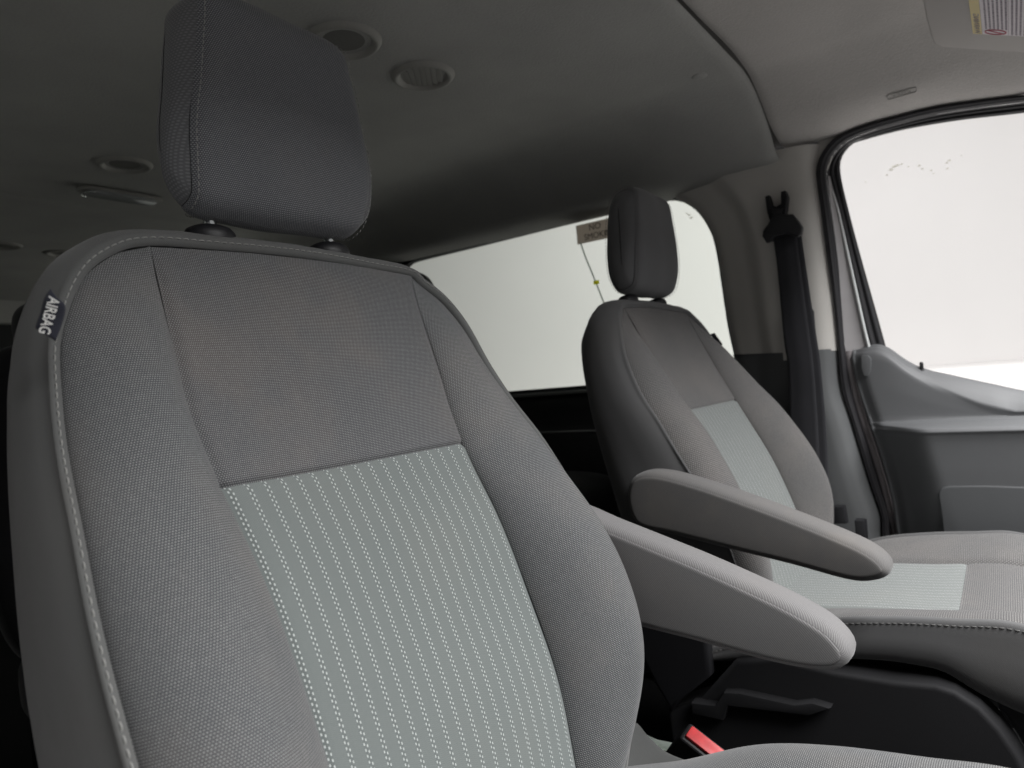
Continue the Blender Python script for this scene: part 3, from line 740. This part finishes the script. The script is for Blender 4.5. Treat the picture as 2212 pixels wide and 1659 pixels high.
def armrest(S, root, pts, y0, y1, mat, near):
    """profile in world x,z; y0 inner face, y1 outer face (offsets from the seat centre)"""
    NP = 120; R2 = resample([(a, b, 0) for a, b in pts], NP, True); nn = []
    c = Vector((sum(p.x for p in R2)/NP, sum(p.y for p in R2)/NP))
    for i in range(NP):
        t = (R2[(i+1) % NP]-R2[i-1]).normalized(); nn.append(Vector((t.y, -t.x)))
    if (R2[0].xy-c).dot(nn[0]) < 0: nn = [-x for x in nn]
    cy = S.O.y; T = (y1-y0)
    rs = [(0.0, -.0085), (.02, -.0070), (.05, -.0052), (.10, -.0032), (.18, -.0015), (.3, -.0004), (.5, 0), (.7, -.0004), (.82, -.0015), (.90, -.0032), (.95, -.0052), (.98, -.0070), (1.0, -.0085)]
    P = []; Uv = []
    arc = 0
    for i in range(NP):
        if i: arc += (R2[i]-R2[i-1]).length
        row = [Vector((R2[i].x+nn[i].x*off, cy+y0+T*f, R2[i].y+nn[i].y*off)) for f, off in rs]; P.append(row)
        Uv.append([(f*T, arc) for f, off in rs])
    ar = grid('armrest', P, mat, root, uv=Uv, cu=True)
    for yy, sg in ((y0, -1 if y0 < y1 else 1), (y1, 1 if y0 < y1 else -1)):
        P = []; Uv = []
        for off, dy in ((-.0085, .0012), (-.0088, .0002), (-.0094, -.0008), (-.0105, -.0014), (-.012, -.0018), (-.0135, -.0020)):
            P.append([Vector((R2[i].x+nn[i].x*off, cy+yy-sg*dy, R2[i].y+nn[i].y*off)) for i in range(NP)])
        bm = bmesh.new(); ul = bm.loops.layers.uv.new('UVMap'); rings = [[bm.verts.new(v) for v in ring] for ring in P]
        for A_, B_ in zip(rings, rings[1:]):
            for i in range(NP): bm.faces.new((A_[i], A_[(i+1) % NP], B_[(i+1) % NP], B_[i]))
        bm.faces.new(rings[-1])
        for f in bm.faces:
            for l in f.loops: l[ul].uv = (l.vert.co.x, l.vert.co.z)
        from_bm('side_panel', bm, mat, ar)
    return ar

def cushion(S, root, mats, near):
    m_side, m_mid, m_bol, m_ins = mats
    zc_ = curve([(-.08, .02), (0, .036), (.1, .050), (.2, .058), (.3, .065), (.36, .070), (.42, .072), (.47, .062), (.51, .036), (.535, -.005), (.54, -.06)])
    cb = curve([(-.08, -.03), (-.03, -.004), (.03, .018), (.09, .040), (.14, .056), (.175, .069), (.214, .082), (.282, .096), (.357, .104), (.43, .107), (.48, .096), (.515, .065), (.535, .010), (.54, -.06)])
    ce = curve([(-.08, -.04), (.03, .006), (.09, .030), (.14, .047), (.2, .072), (.28, .089), (.36, .096), (.43, .100), (.48, .084), (.515, .050), (.535, -.005), (.54, -.06)])
    if not near:
        cb = curve([(-.08, -.03), (-.03, -.004), (.03, .018), (.09, .040), (.14, .054), (.175, .066), (.214, .077), (.282, .088), (.357, .096), (.43, .101), (.48, .092), (.515, .060), (.535, .010), (.54, -.06)])
        ce = curve([(-.08, -.03), (.03, .018), (.09, .042), (.14, .060), (.2, .082), (.28, .096), (.36, .103), (.43, .106), (.48, .090), (.515, .055), (.535, 0), (.54, -.06)])
    else:
        ce0 = ce; ce = lambda x: ce0(x)-.022
    xs = [-.07+.59*i/70 for i in range(71)]+[.524, .529, .533, .536, .538, .5395]
    def xz(x):       # let the front edge roll under
        return x
    hs = .142; ed = .258
    def rows(name, x0, x1, ys_, zf, mat, par, flip=False):
        P = []; Uv = []
        xx = [x0]+[x for x in xs if x0+.002 < x < x1-.002]+[x1]
        for x in xx:
            P.append([S.c(x, y, zf(x, y)) for y in ys_]); Uv.append([(y+.2, x*1.02) for y in ys_])
        return grid(name, P, mat, par, uv=Uv, flip=flip)
    cy = [math.sin(math.pi*(k/40-.5))*hs for k in range(41)]
    def zm(x, y):
        q = abs(y)/hs; z = zc_(x)+.006*q*q-.005*math.exp(-((hs-abs(y))/.006)**2)+wob(x, y, 1)
        return z-.003*math.exp(-((x-.355-.01*(1-q*q))/.004)**2)
    # skirt is the body
    P = []; Uv = []
    zbot = curve([(-.07, -.03), (.2, .022), (.3, .030), (.34, .026), (.38, .004), (.42, -.012), (.5, -.03), (.54, -.07)])
    LPc = []
    ringx = [(x, -ed) for x in xs[:-8]]+[(.520+.02*math.sin(a), -ed+.02*(1-math.cos(a))) for a in [math.pi/2*k/6 for k in range(1, 7)]]+[(.540, -ed+.02+(2*ed-.04)*k/20) for k in range(1, 20)]+[(.520+.02*math.cos(a), ed-.02+.02*math.sin(a)) for a in [math.pi/2*k/6 for k in range(0, 7)]]+[(x, ed) for x in reversed(xs[:-8])]
    st = []; sn = []; acc = 0
    for i, (x, y) in enumerate(ringx):
        a = ringx[max(i-1, 0)]; b = ringx[min(i+1, len(ringx)-1)]; t = Vector((b[0]-a[0], b[1]-a[1])).normalized(); n_ = Vector((t.y, -t.x))
        if n_.dot(Vector((x-.2, y))) < 0: n_ = -n_
        if i: acc += (Vector(ringx[i])-Vector(ringx[i-1])).length
        zt = ce(min(x, .50)) if abs(y) > ed-.001 else ce(.50)-.02; zb = zbot(min(x, .54)); row = []; ur = []
        for off, f, dz in ((0, 0, -.003), (.001, 0, .0012), (.004, 0, .0018), (.0075, 0, -.001), (.009, 0, -.006), (.0095, .15, -.006), (.0105, .35, -.003), (.011, .55, 0), (.009, .75, 0), (.004, .9, 0), (-.006, 1, 0), (-.03, 1, -.002)):
            row.append(S.c(x+n_.x*off, y+n_.y*off, zt+(zb-zt)*f+dz)); ur.append((acc, f*.08+off))
        P.append(row); Uv.append(ur)
        st.append(S.c(x+n_.x*.0092, y+n_.y*.0092, zt-.0065)); sn.append(Vector((n_.x, n_.y, 0)))
    cu = grid('cushion', P, m_side, root, uv=Uv)
    rows('centre_panel', .355, .5395, cy, zm, m_mid, cu)
    rows('striped_insert', -.07, .355, cy, zm, m_ins, cu)
    for sg in (-1, 1):
        qs = [.5-.5*math.cos(math.pi*k/30) for k in range(31)]
        def zb_(x, y):
            q = (abs(y)-hs)/(ed-hs); a = zc_(x)-.001+.006; b = ce(x)-.003; Am = max(0, cb(x)-(a+b)/2)
            return a-.005*math.exp(-((abs(y)-hs)/.006)**2)+(b-a)*q+Am*max(0, 4*q*(1-q)*(1+.9*(q-.5)))**.75+wob(x, y*sg)*math.sin(math.pi*q)
        rows('bolster', -.07, .5395, [sg*(hs+(ed-hs)*q) for q in qs], zb_, m_bol, cu, flip=sg < 0)
    stitches('stitching', st, sn, M_thread if near else M_thread_d, cu, .0052, .0026, .0007)
    return cu

# near passenger seat -------------------------------------------------------------
SN = Seat(-1); near = empty('front_seat', (0, -.4482, 0))
tag(near, 'large grey cloth front seat filling the foreground, striped insert and airbag tag', 'car seat')
NB, LPn = backrest(SN, near, seamL, seamR, (M_twill, M_weave, M_weave_b, M_insert), True)
headrest(SN, near, M_weave_h, M_weave_hs, True, du=.005)
ARMN = [(-.06, .690), (-.02, .690), (.03, .673), (.064, .662), (.11, .647), (.14, .637), (.184, .621), (.235, .601), (.270, .583), (.286, .568), (.292, .555), (.289, .544), (.277, .534), (.252, .530), (.207, .5315), (.131, .541), (.072, .547), (.0, .556), (-.05, .584), (-.08, .62), (-.08, .67)]
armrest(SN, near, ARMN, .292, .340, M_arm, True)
cushion(SN, near, (M_twill, M_weave, M_weave_b, M_insert), True)
# cloth gaiter over the recliner, between back and cushion
g0 = [ony(x, y, -.175) for x, y in [(1330, 1560), (1372, 1560), (1400, 1590), (1440, 1625), (1500, 1650), (1560, 1672)]]
P = []; Uv = []
g0 = resample(g0, 24)
for i, p in enumerate(g0):
    row = []; ur = []
    for k in range(13):
        a = math.pi*(k/12); row.append(p+Vector((-.01*math.sin(a), (1-math.cos(a))*-.030+.0, -.07*(1-math.cos(a))/2+.010*math.sin(a)))); ur.append((k*.01, i*.008))
    P.append(row); Uv.append(ur)
grid('recliner_cover', P, M_twill, near, uv=Uv)
box('seat_base', (.16, -.4482, .20), (.44, .40, .34), M_blackm, near, bevel=.02)
# airbag tag sewn in the side seam
tp = [(75, 700), (109, 624), (125, 645), (140, 669), (122, 738), (80, 719)]
tagc = SN.b(-.262, .53, .052)
Nt = (CAM-tagc).normalized(); Nt = (Nt*.6+Vector((.15, -.75, .1))).normalized()
tl = [(109, 624), (124, 645), (141, 660), (133, 697), (122, 737)]; bl = [(107, 630), (98, 648), (88, 672), (81, 695), (79, 709)]
T0 = SN.b(-.262, .51, .082); Tn = (CAM-T0).normalized(); Tn = (Tn+Vector((0, -.35, 0))).normalized()
top = resample([onplane(x, y, T0, Tn) for x, y in tl], 16); bot = resample([onplane(x, y, T0, Tn) for x, y in bl], 16)
P = []; Uv = []
for i in range(16):
    row = [top[i].lerp(bot[i], k/8)+Tn*(.0025*math.sin(k/8*math.pi)*math.sin(i/15*3.1)+.0015*math.sin(i*.5)) for k in range(9)]
    P.append(row); Uv.append([(k*.003, i*.003) for k in range(9)])
tg = grid('airbag_tag', P, M_tag, NB, uv=Uv); so = tg.modifiers.new('t', 'SOLIDIFY'); so.thickness = .0010; so.offset = -1
ta, tb = onplane(119, 644, T0+Tn*.0062, Tn), onplane(98, 716, T0+Tn*.0062, Tn)
xa = (tb-ta).normalized(); yv = Tn.cross(xa)
mid = (onplane(116, 645, T0+Tn*.0078, Tn)+onplane(96, 712, T0+Tn*.0078, Tn))/2+xa*.001
text('airbag_lettering', 'AIRBAG', frame_matrix(mid, xa, yv), .0088, M_white, NB, .0002, sx=.78, bold=.0001)

# far driver seat --------------------------------------------------------------------
SF = Seat(1); far = empty('front_seat', (0, .4482, 0))
tag(far, 'smaller dark grey cloth front seat by the far door, in front of the white window', 'car seat')
_cr, _cw, _E = cr, cw, EDGE
cr = curve([(-.10, .09), (-.02, .118), (.06, .142), (.14, .164), (.23, .160), (.344, .132), (.40, .110), (.472, .083), (.52, .064), (.56, .048), (.60, .033), (.64, .026)])
cw = curve([(-.10, .06), (-.02, .088), (.06, .098), (.15, .101), (.25, .094), (.32, .083), (.39, .069), (.45, .057), (.5, .048), (.55, .039), (.6, .031), (.64, .026)])
EDGE = [(a+.012*(1-sm(.40, .55, b)), b) for a, b in EDGE]
seamF = curve([(-.1, .17), (.1, .172), (.2, .168), (.3, .158), (.39, .148), (.45, .147), (.5, .149), (.55, .152), (.606, .156)])
backrest(SF, far, seamS, seamF, (M_twill_d, M_weave_far, M_weave_far, M_insert_far), False)
cr, cw, EDGE = _cr, _cw, _E
headrest(SF, far, M_head_far, M_head_far, False)
ARMF = [(-.05, .692), (-.013, .692), (.043, .678), (.096, .661), (.178, .632), (.253, .602), (.282, .585), (.294, .569), (.291, .556), (.273, .547), (.242, .545), (.169, .560), (.091, .574), (0, .591), (-.055, .600), (-.074, .616), (-.081, .648), (-.073, .678)]
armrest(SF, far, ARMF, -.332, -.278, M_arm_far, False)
cushion(SF, far, (M_twill_d, M_weave_far, M_weave_far, M_insert_far), False)
zf = SF.O.z
sh = [(.12, .415), (.205, .408), (.28, .408), (.330, .412), (.352, .408), (.378, .392), (.398, .368), (.414, .340), (.430, .300), (.452, .24), (.47, .18), (.47, .12), (-.05, .12), (-.06, .30), (.0, .33), (.06, .40)]
yb = .448-.272
prism('base_shield', [Vector((a, yb-.012, b-.010)) for a, b in sh], Vector((0, .06, 0)), M_blackm, far, .008, 4)
prism('back_shield', [Vector((a, yb-.020, b)) for a, b in [(-.12, .50), (-.02, .50), (.02, .44), (.02, .36), (-.03, .315), (-.05, .29), (-.075, .33), (-.12, .42)]], Vector((0, .03, 0)), M_black, far, .008, 3)
prism('adjuster_lever', [Vector((a, yb-.03, b)) for a, b in [(-.01, .318), (.03, .322), (.045, .345), (.07, .349), (.15, .347), (.175, .355), (.20, .352), (.17, .335), (.05, .325), (.04, .30), (-.01, .30)]], Vector((0, .025, 0)), M_blackm, far, .004, 2)
box('seat_base', (.16, .4482, .17), (.44, .40, .28), M_blackm, far, bevel=.02)
box('belt_buckle', (.16, .448+.275, .475), (.02, .03, .05), M_black, far, bevel=.003)
# its small black tag on the window side
kt = [(1534, 722), (1543, 719), (1560, 743), (1557, 753)]
prism('side_tag', [ony(x, y, .448+.255) for x, y in kt], Vector((0, .002, 0)), M_tag, far)
# outer recline handle beside the backrest
prism('recline_handle', [ony(x, y, .448+.26) for x, y in [(1798, 1095), (1822, 1095), (1826, 1120), (1829, 1132), (1800, 1132)]], Vector((0, .03, 0)), M_black, far, .003, 2)

# near seat's buckle -------------------------------------------------------------------
bk = empty('belt_buckle', (.11, -.135, .40)); tag(bk, 'black belt buckle with a red release button beside the near cushion', 'belt buckle')
q0 = ony(1492, 1584, -.140); q1 = ony(1556, 1634, -.140)
ax = (q1-q0).normalized(); yy_ = Vector((0, 1, 0)); 
nz = ax.cross(yy_).normalized(); nz = nz if nz.z > 0 else -nz
nz = (nz+Vector((.25, -.55, 0))).normalized(); sd = nz.cross(ax).normalized()
Rm = Matrix((ax, sd, nz)).transposed()
box('shell', q0+ax*.028-nz*.030, (.070, .025, .056), M_black, bk, rot=Rm, bevel=.004, seg=3)
box('release_button', q0+ax*.0275+nz*.0005, (.062, .0155, .006), M_red, bk, rot=Rm, bevel=.0018, seg=2)
box('stalk', q0+ax*.03-nz*.09, (.03, .008, .09), M_black, bk, rot=Rm, bevel=.002)

# floor details between the seats
fb = empty('floor_rail', (-.2, -.05, .3)); tag(fb, 'dull green grey tube low in the dark gap between the seats', 'rail')
tube('tube', [ony(x, y, -.02) for x, y in [(1380, 1590), (1420, 1608), (1480, 1620), (1560, 1640)]], .006, M_cable, fb, 10)
# =================================================================== ceiling things
def ceil_ring(name, px, py, r, label, cat, kind, group=None, cab=False):
    z = 1.454
    for _ in range(4):
        p = onz(px, py, z); z = zr(p.x, abs(p.y))
    c = onz(px, py, z)+Vector((0, 0, -.0035)); e = empty(name, c); tag(e, label, cat, group)
    n = 48; P = []
    for rr, dz in ((r*1.10, .007), (r*1.03, .0045), (r*.98, .000), (r*.93, -.0035), (r*.86, -.0045), (r*.79, -.0025), (r*.74, .001), (r*.71, .0045)):
        P.append([c+Vector((rr*math.cos(a), rr*math.sin(a), dz)) for a in [2*math.pi*k/n for k in range(n)]])
    grid('bezel', P, M_vent, e, cv=True, flip=True)
    if kind == 'vent':
        bm = bmesh.new()
        for k in range(-3, 4):
            xx = k*r*.175; ln = math.sqrt(max(0, (r*.69)**2-xx*xx)); 
            rot = Matrix.Rotation(R(90+38), 3, 'Z') @ Matrix.Rotation(R(14), 3, 'X')
            cdir = Matrix.Rotation(R(38), 3, 'Z') @ Vector((xx, 0, 0))
            box_bm(bm, c+cdir+Vector((0, 0, .0015)), (ln*2, r*.155, .0014), rot)
        from_bm('louvres', bm, M_vent, e, True, 30)
        bm = bmesh.new(); bmesh.ops.create_circle(bm, cap_ends=True, radius=r*.70, segments=40, matrix=Matrix.Translation(c+Vector((0, 0, .0045)))); from_bm('back_plate', bm, M_ventd, e, False)
    else:
        P = []
        for rr, dz in ((r*.73, .002), (r*.66, -.000), (r*.5, -.0008), (r*.25, -.0012), (.0005, -.0012)):
            P.append([c+Vector((rr*math.cos(a), rr*math.sin(a), dz+.004)) for a in [2*math.pi*k/n for k in range(n)]])
        grid('grille', P, M_ventd, e, cv=True, flip=True)
    return e
ceil_ring('speaker_grille', 743, 88, .063, 'round dark ceiling grille half hidden behind the near headrest', 'speaker grille', 'sp')
ceil_ring('air_vent', 914, 163, .060, 'round grey ceiling vent with slanted louvres, right of the near headrest', 'air vent', 'vent')
ceil_ring('ceiling_speaker', 270, 355, .060, 'round dark ceiling grille left of the near headrest', 'speaker grille', 'sp')
ceil_ring('rear_vent', 3, 529, .060, 'rearmost round ceiling vent cut by the left edge', 'air vent', 'sp')
ceil_ring('rear_vent', 137, 546, .060, 'rearmost round ceiling vent just above the near seat shoulder', 'air vent', 'sp')
# dome lamp
dl = empty('dome_lamp', onz(262, 420, 1.452)); tag(dl, 'long clear dome lamp with a bright chrome end on the ceiling', 'dome lamp')
c = onz(262, 420, 1.452)
pl = []
for a in range(40):
    t = 2*math.pi*a/40; cs, sn_ = math.cos(t), math.sin(t)
    pl.append(c+Vector((.034*math.copysign(abs(cs)**.5, cs), .105*math.copysign(abs(sn_)**.5, sn_), -.002)))
prism('bezel', [p+Vector((0, 0, .004)) for p in pl], Vector((0, 0, -.0085)), M_vent, dl, .002, 3)
prism('lens', [c+(p-c)*.86+Vector((0, 0, -.004)) for p in pl], Vector((0, 0, -.0075)), M_lens, dl, .003, 2)
tube('chrome_edge', [c+Vector((.026*math.cos(a), -.078+.020*math.sin(a)*-1, -.0135)) for a in [math.pi*k/10 for k in range(11)]], .0016, M_chrome, dl, 6)
# coat hook plug + embossed airbag badge
pg = onz(1510, 165, zr(-.03, .5))
bm = bmesh.new(); bmesh.ops.create_uvsphere(bm, u_segments=24, v_segments=10, radius=1, matrix=Matrix.Translation(pg) @ Matrix.Diagonal((.016, .016, .003, 1)))
o = from_bm('ceiling_plug', bm, M_liner); tag(o, 'small round grey plug in the ceiling near the roof seam', 'plug')
def on_liner(x, y, lift=.0):
    lo, hi = None, None; d = ray(x, y); t = .6
    while t < 3:
        p = CAM+d*t; z = zc(p.x, abs(p.y)) if p.x > .037 else zr(p.x, abs(p.y))
        if p.z > z: break
        t += .002
    return CAM+d*(t-lift)
bc = [on_liner(x, y) for x, y in [(1915, 203), (1975, 185), (1982, 189), (1980, 200), (1922, 218), (1915, 213)]]
c0 = on_liner(1948, 200); xa = (on_liner(1980, 192)-on_liner(1918, 210)).normalized(); ya = (on_liner(1950, 190)-on_liner(1952, 212)).normalized(); nb = xa.cross(ya).normalized(); nb = nb if nb.dot(CAM-c0) > 0 else -nb
e = empty('airbag_badge', c0); tag(e, 'faint embossed AIRBAG badge in the ceiling above the far door', 'badge')
tube('rim', resample([c0+xa*(a*.026)+ya*(b*.0075)+nb*.002 for a, b in ((-1, 0), (-.9, 1), (0, 1.05), (.9, 1), (1, 0), (.9, -1), (0, -1.05), (-.9, -1))], 60, True), .0009, M_vent, e, 6, closed=True)
text('lettering', 'AIRBAG', frame_matrix(c0+nb*.0030, xa, ya), .0095, M_vent, e, .0004)

# sun visor ---------------------------------------------------------------------------
V0 = onz(2011, 85, 1.385); vx = Vector((.115, 0, -.050)).normalized(); vy = Vector((0, 1, 0)); vn = vx.cross(vy).normalized(); vn = vn if vn.z < 0 else -vn
def onv(x, y, l=0): return onplane(x, y, V0+vn*l, vn)
vo = [onv(x, y) for x, y in [(1993, 8), (1999, 40), (2011, 82), (2017, 94), (2034, 102), (2100, 107), (2212, 115)]]
last = vo[-1]; vo += [last+vx*.05, last+vx*.05-vy*.38, vo[0]-vy*.22+vx*.01, vo[0]-vy*.20]
vi = empty('sun_visor', V0); tag(vi, 'grey fabric sun visor with a warning label at the top right', 'sun visor')
prism('visor_panel', [p-vn*.0 for p in vo], -vn*.018, m_plain('grey_visor_vinyl', (.47, .445, .425), .8, .2, 500, .3, .0004, .04), vi, .005, 4)
la = [onv(x, y, .0008) for x, y in [(2093, 2), (2102, 72)]]; lb = [onv(x, y, .0008) for x, y in [(2109, 1), (2118, 72)]]
dl_ = (la[1]-la[0]); ll = dl_.length
# label axes: text runs along ly (towards the far side), columns along lx
ly = dl_.normalized(); lx = (vx-ly*vx.dot(ly)).normalized()
L0 = la[0]-ly*.05
prism('warning_strip', [L0, L0+lx*.0135, L0+lx*.0135+ly*(ll+.05), L0+ly*(ll+.05)], vn*.0006, M_labely, vi)
prism('warning_label', [L0+lx*.0136, L0+lx*.135, L0+lx*.135+ly*(ll+.05), L0+lx*.0136+ly*(ll+.05)], vn*.0006, M_label, vi)
E0 = L0+ly*(ll+.05)
def flat_bars(name, bars, mat):
    bm = bmesh.new()
    for x0, y0, x1, y1 in bars:
        q = [E0+lx*x0-ly*y0, E0+lx*x1-ly*y0, E0+lx*x1-ly*y1, E0+lx*x0-ly*y1]; bm.faces.new([bm.verts.new(p+vn*.0010) for p in q])
    return from_bm(name, bm, mat, vi, False)
bars = []
for col, n_, y_s in ((.0185, 6, .026), (.054, 14, .004)):
    for k in range(n_):
        xk = col+k*.0055; y = y_s; ye = .17-random.uniform(0, .02)
        while y < ye:
            ln = random.uniform(.003, .009); bars.append((xk, y, xk+.0026, min(y+ln, ye))); y += ln+.0014
bars += [(.0135, 0, .0139, .17), (.0500, 0, .0504, .17)]
flat_bars('printed_lines', bars, M_inkp)
text('warning_lettering', 'WARNING', frame_matrix(E0+lx*.0068-ly*.045+vn*.0009, -ly, lx), .0115, M_inkp, vi, .0001, sx=1.5)
cc = E0+lx*.0325-ly*.0135+vn*.0011
tube('prohibition_ring', [cc+lx*.0145*math.cos(a)+ly*.0098*math.sin(a) for a in [2*math.pi*k/40 for k in range(40)]], .0009, M_inkr, vi, 6, closed=True)
tube('prohibition_bar', [cc-lx*.010-ly*.006, cc+lx*.010+ly*.006], .0008, M_inkr, vi, 6)

# =================================================================== stuck on the glass
st_ = empty('no_smoking_sticker', ony(1280, 495, .899)); tag(st_, 'taupe NO SMOKING sticker on the side window behind the far headrest', 'sticker')
s0, s1, s2 = ony(1244, 488, .8975), ony(1300, 468, .8975), ony(1254, 527, .8975)
xa = Vector((1, 0, 0)); W_ = .150; zt = (s0.z+.0005); zb = s2.z
prism('backing', [Vector((s0.x, .8975, zt)), Vector((s0.x+W_, .8975, zt)), Vector((s0.x+W_, .8975, zb)), Vector((s0.x, .8975, zb))], Vector((0, .001, 0)), M_taupe, st_)
hz = zt-zb
text('lettering', 'NO', frame_matrix((s0.x+.062, .8970, zt-hz*.27), (1, 0, 0), (0, 0, 1)), hz*.45, M_ink, st_, .0002)
text('lettering', 'SMOKING', frame_matrix((s0.x+.078, .8970, zt-hz*.73), (1, 0, 0), (0, 0, 1)), hz*.45, M_ink, st_, .0002, sx=.95)
ca = resample([ony(x, y, .893) for x, y in [(1254, 524), (1262, 548), (1274, 578), (1288, 612), (1298, 638), (1310, 668), (1325, 700)]], 30)
o = tube('hanging_cable', ca, .0022, M_cable, None, 8); tag(o, 'thin grey green cable hanging on the window below the sticker', 'cable')
tpz = ony(1288, 610, .8905); o = box('yellow_tape', tpz, (.018, .003, .011), M_yellow, None, bevel=.001); tag(o, 'small yellow tape flag on the hanging cable', 'tape')
def residue(name, spots, Y, label):
    e = empty(name, ony(spots[0][0], spots[0][1], Y)); tag(e, label, 'residue')
    for (x, y, s_) in spots:
        bm = bmesh.new(); c_ = ony(x, y, Y); n_ = 11; ph = random.uniform(0, 6)
        ring = [bm.verts.new(c_+Vector((s_*.0016*random.uniform(.35, 1.3)*math.cos(ph+2*math.pi*k/n_), 0, s_*.0011*random.uniform(.35, 1.3)*math.sin(ph+2*math.pi*k/n_)))) for k in range(n_)]
        mid_ = bm.verts.new(c_+Vector((0, -.0012, 0)))
        for k in range(n_): bm.faces.new((ring[k], ring[(k+1) % n_], mid_))
        from_bm('fleck', bm, M_residue, e, False)
residue('glue_residue', [(1916, 378, 2), (1925, 366, 3), (1931, 360, 3.5), (1938, 357, 3), (1948, 355, 2), (1962, 360, 1.5), (1986, 358, 2.2), (1992, 364, 2), (2012, 368, 2), (2017, 375, 1.6), (2045, 352, 2), (2051, 347, 2.6), (2047, 364, 2), (1870, 393, 1.5), (2077, 336, 1)], .9, 'chipped line of pale glue residue on the door window')
residue('glue_residue', [(1489, 464, 3), (1493, 470, 3.4), (1484, 461, 2)], .897, 'pale lump of glue residue in the corner of the side window')

# =================================================================== rear benches
def rear_seat(x, y, topz, label, hw=.10, sw=.235):
    r_ = empty('bench_seat', (x, y, 0)); tag(r_, label, 'bench seat', 'black rear passenger seats')
    def slab(name, cx, cz, hx, hy, hz, mat, e=4, lean=.2):
        P = []
        for i in range(25):
            a = -math.pi/2+math.pi*i/24; row = []
            for k in range(48):
                b = 2*math.pi*k/48
                f = lambda c_, p_: math.copysign(abs(c_)**(2/p_), c_)
                vx_ = hx*f(math.cos(a), e)*f(math.cos(b), e); vy_ = hy*f(math.cos(a), e)*f(math.sin(b), e); vz_ = hz*f(math.sin(a), e)
                row.append(Vector((cx+vx_-lean*vz_, y+vy_, cz+vz_)))
            P.append(row)
        grid(name, P, mat, r_, uv=[[(k*.01, i*.02) for k in range(48)] for i in range(25)], cv=True, flip=True)
    slab('headrest', x, topz-.09, .045, hw, .09, M_head_far2)
    slab('backrest', x+.05, topz-.10-.28, .055, sw, .30, M_head_far2)
    slab('cushion', x+.30, topz-.66, .26, sw, .07, M_head_far2, lean=0)
    box('seat_base', (x+.25, y, (topz-.72)/2), (.40, sw*1.6, topz-.72), M_blackm, r_, bevel=.01)
M_head_far2 = m_twill('black_bench_fabric', (.018, .018, .020), (.030, .030, .032), .0016, None, .5)
rear_seat(-.93, .515, 1.20, 'black rear seat whose headrest rim shows above the near seat shoulder', .13, .25)
rear_seat(-1.02, -.265, 1.088, 'black rear seat showing left of the near seat, against the dark rear wall', .125, .22)
# dark belt strap hanging left of the near seat
sp = resample([ony(x, y, -.40) for x, y in [(12, 1010), (22, 1100), (45, 1200), (72, 1310), (98, 1420), (120, 1540), (140, 1680)]], 30)
P = [[p+Vector((-.03*s+.0, .004*s, 0)) for s in (0, .3, .6, 1)] for p in sp]
o = grid('belt_strap', P, M_webbing, None, uv=[[(s*.04, i*.02) for s in range(4)] for i in range(30)]); tag(o, 'dark belt strap hanging in the shade left of the near seat', 'seat belt')
rb = box('rear_buckle', ony(2, 1322, -.30), (.016, .02, .03), M_red, None, bevel=.003); tag(rb, 'red buckle button at the left edge in the dark rear', 'belt buckle')

# object origins: move each top-level mesh's origin to its own base
for o in list(COL.objects):
    if o.type == 'MESH' and o.parent is None:
        cs = [Vector(v) for v in o.bound_box]; c = sum(cs, Vector())/8; c.z = min(v.z for v in cs)
        o.data.transform(Matrix.Translation(-c)); o.location = o.location+c
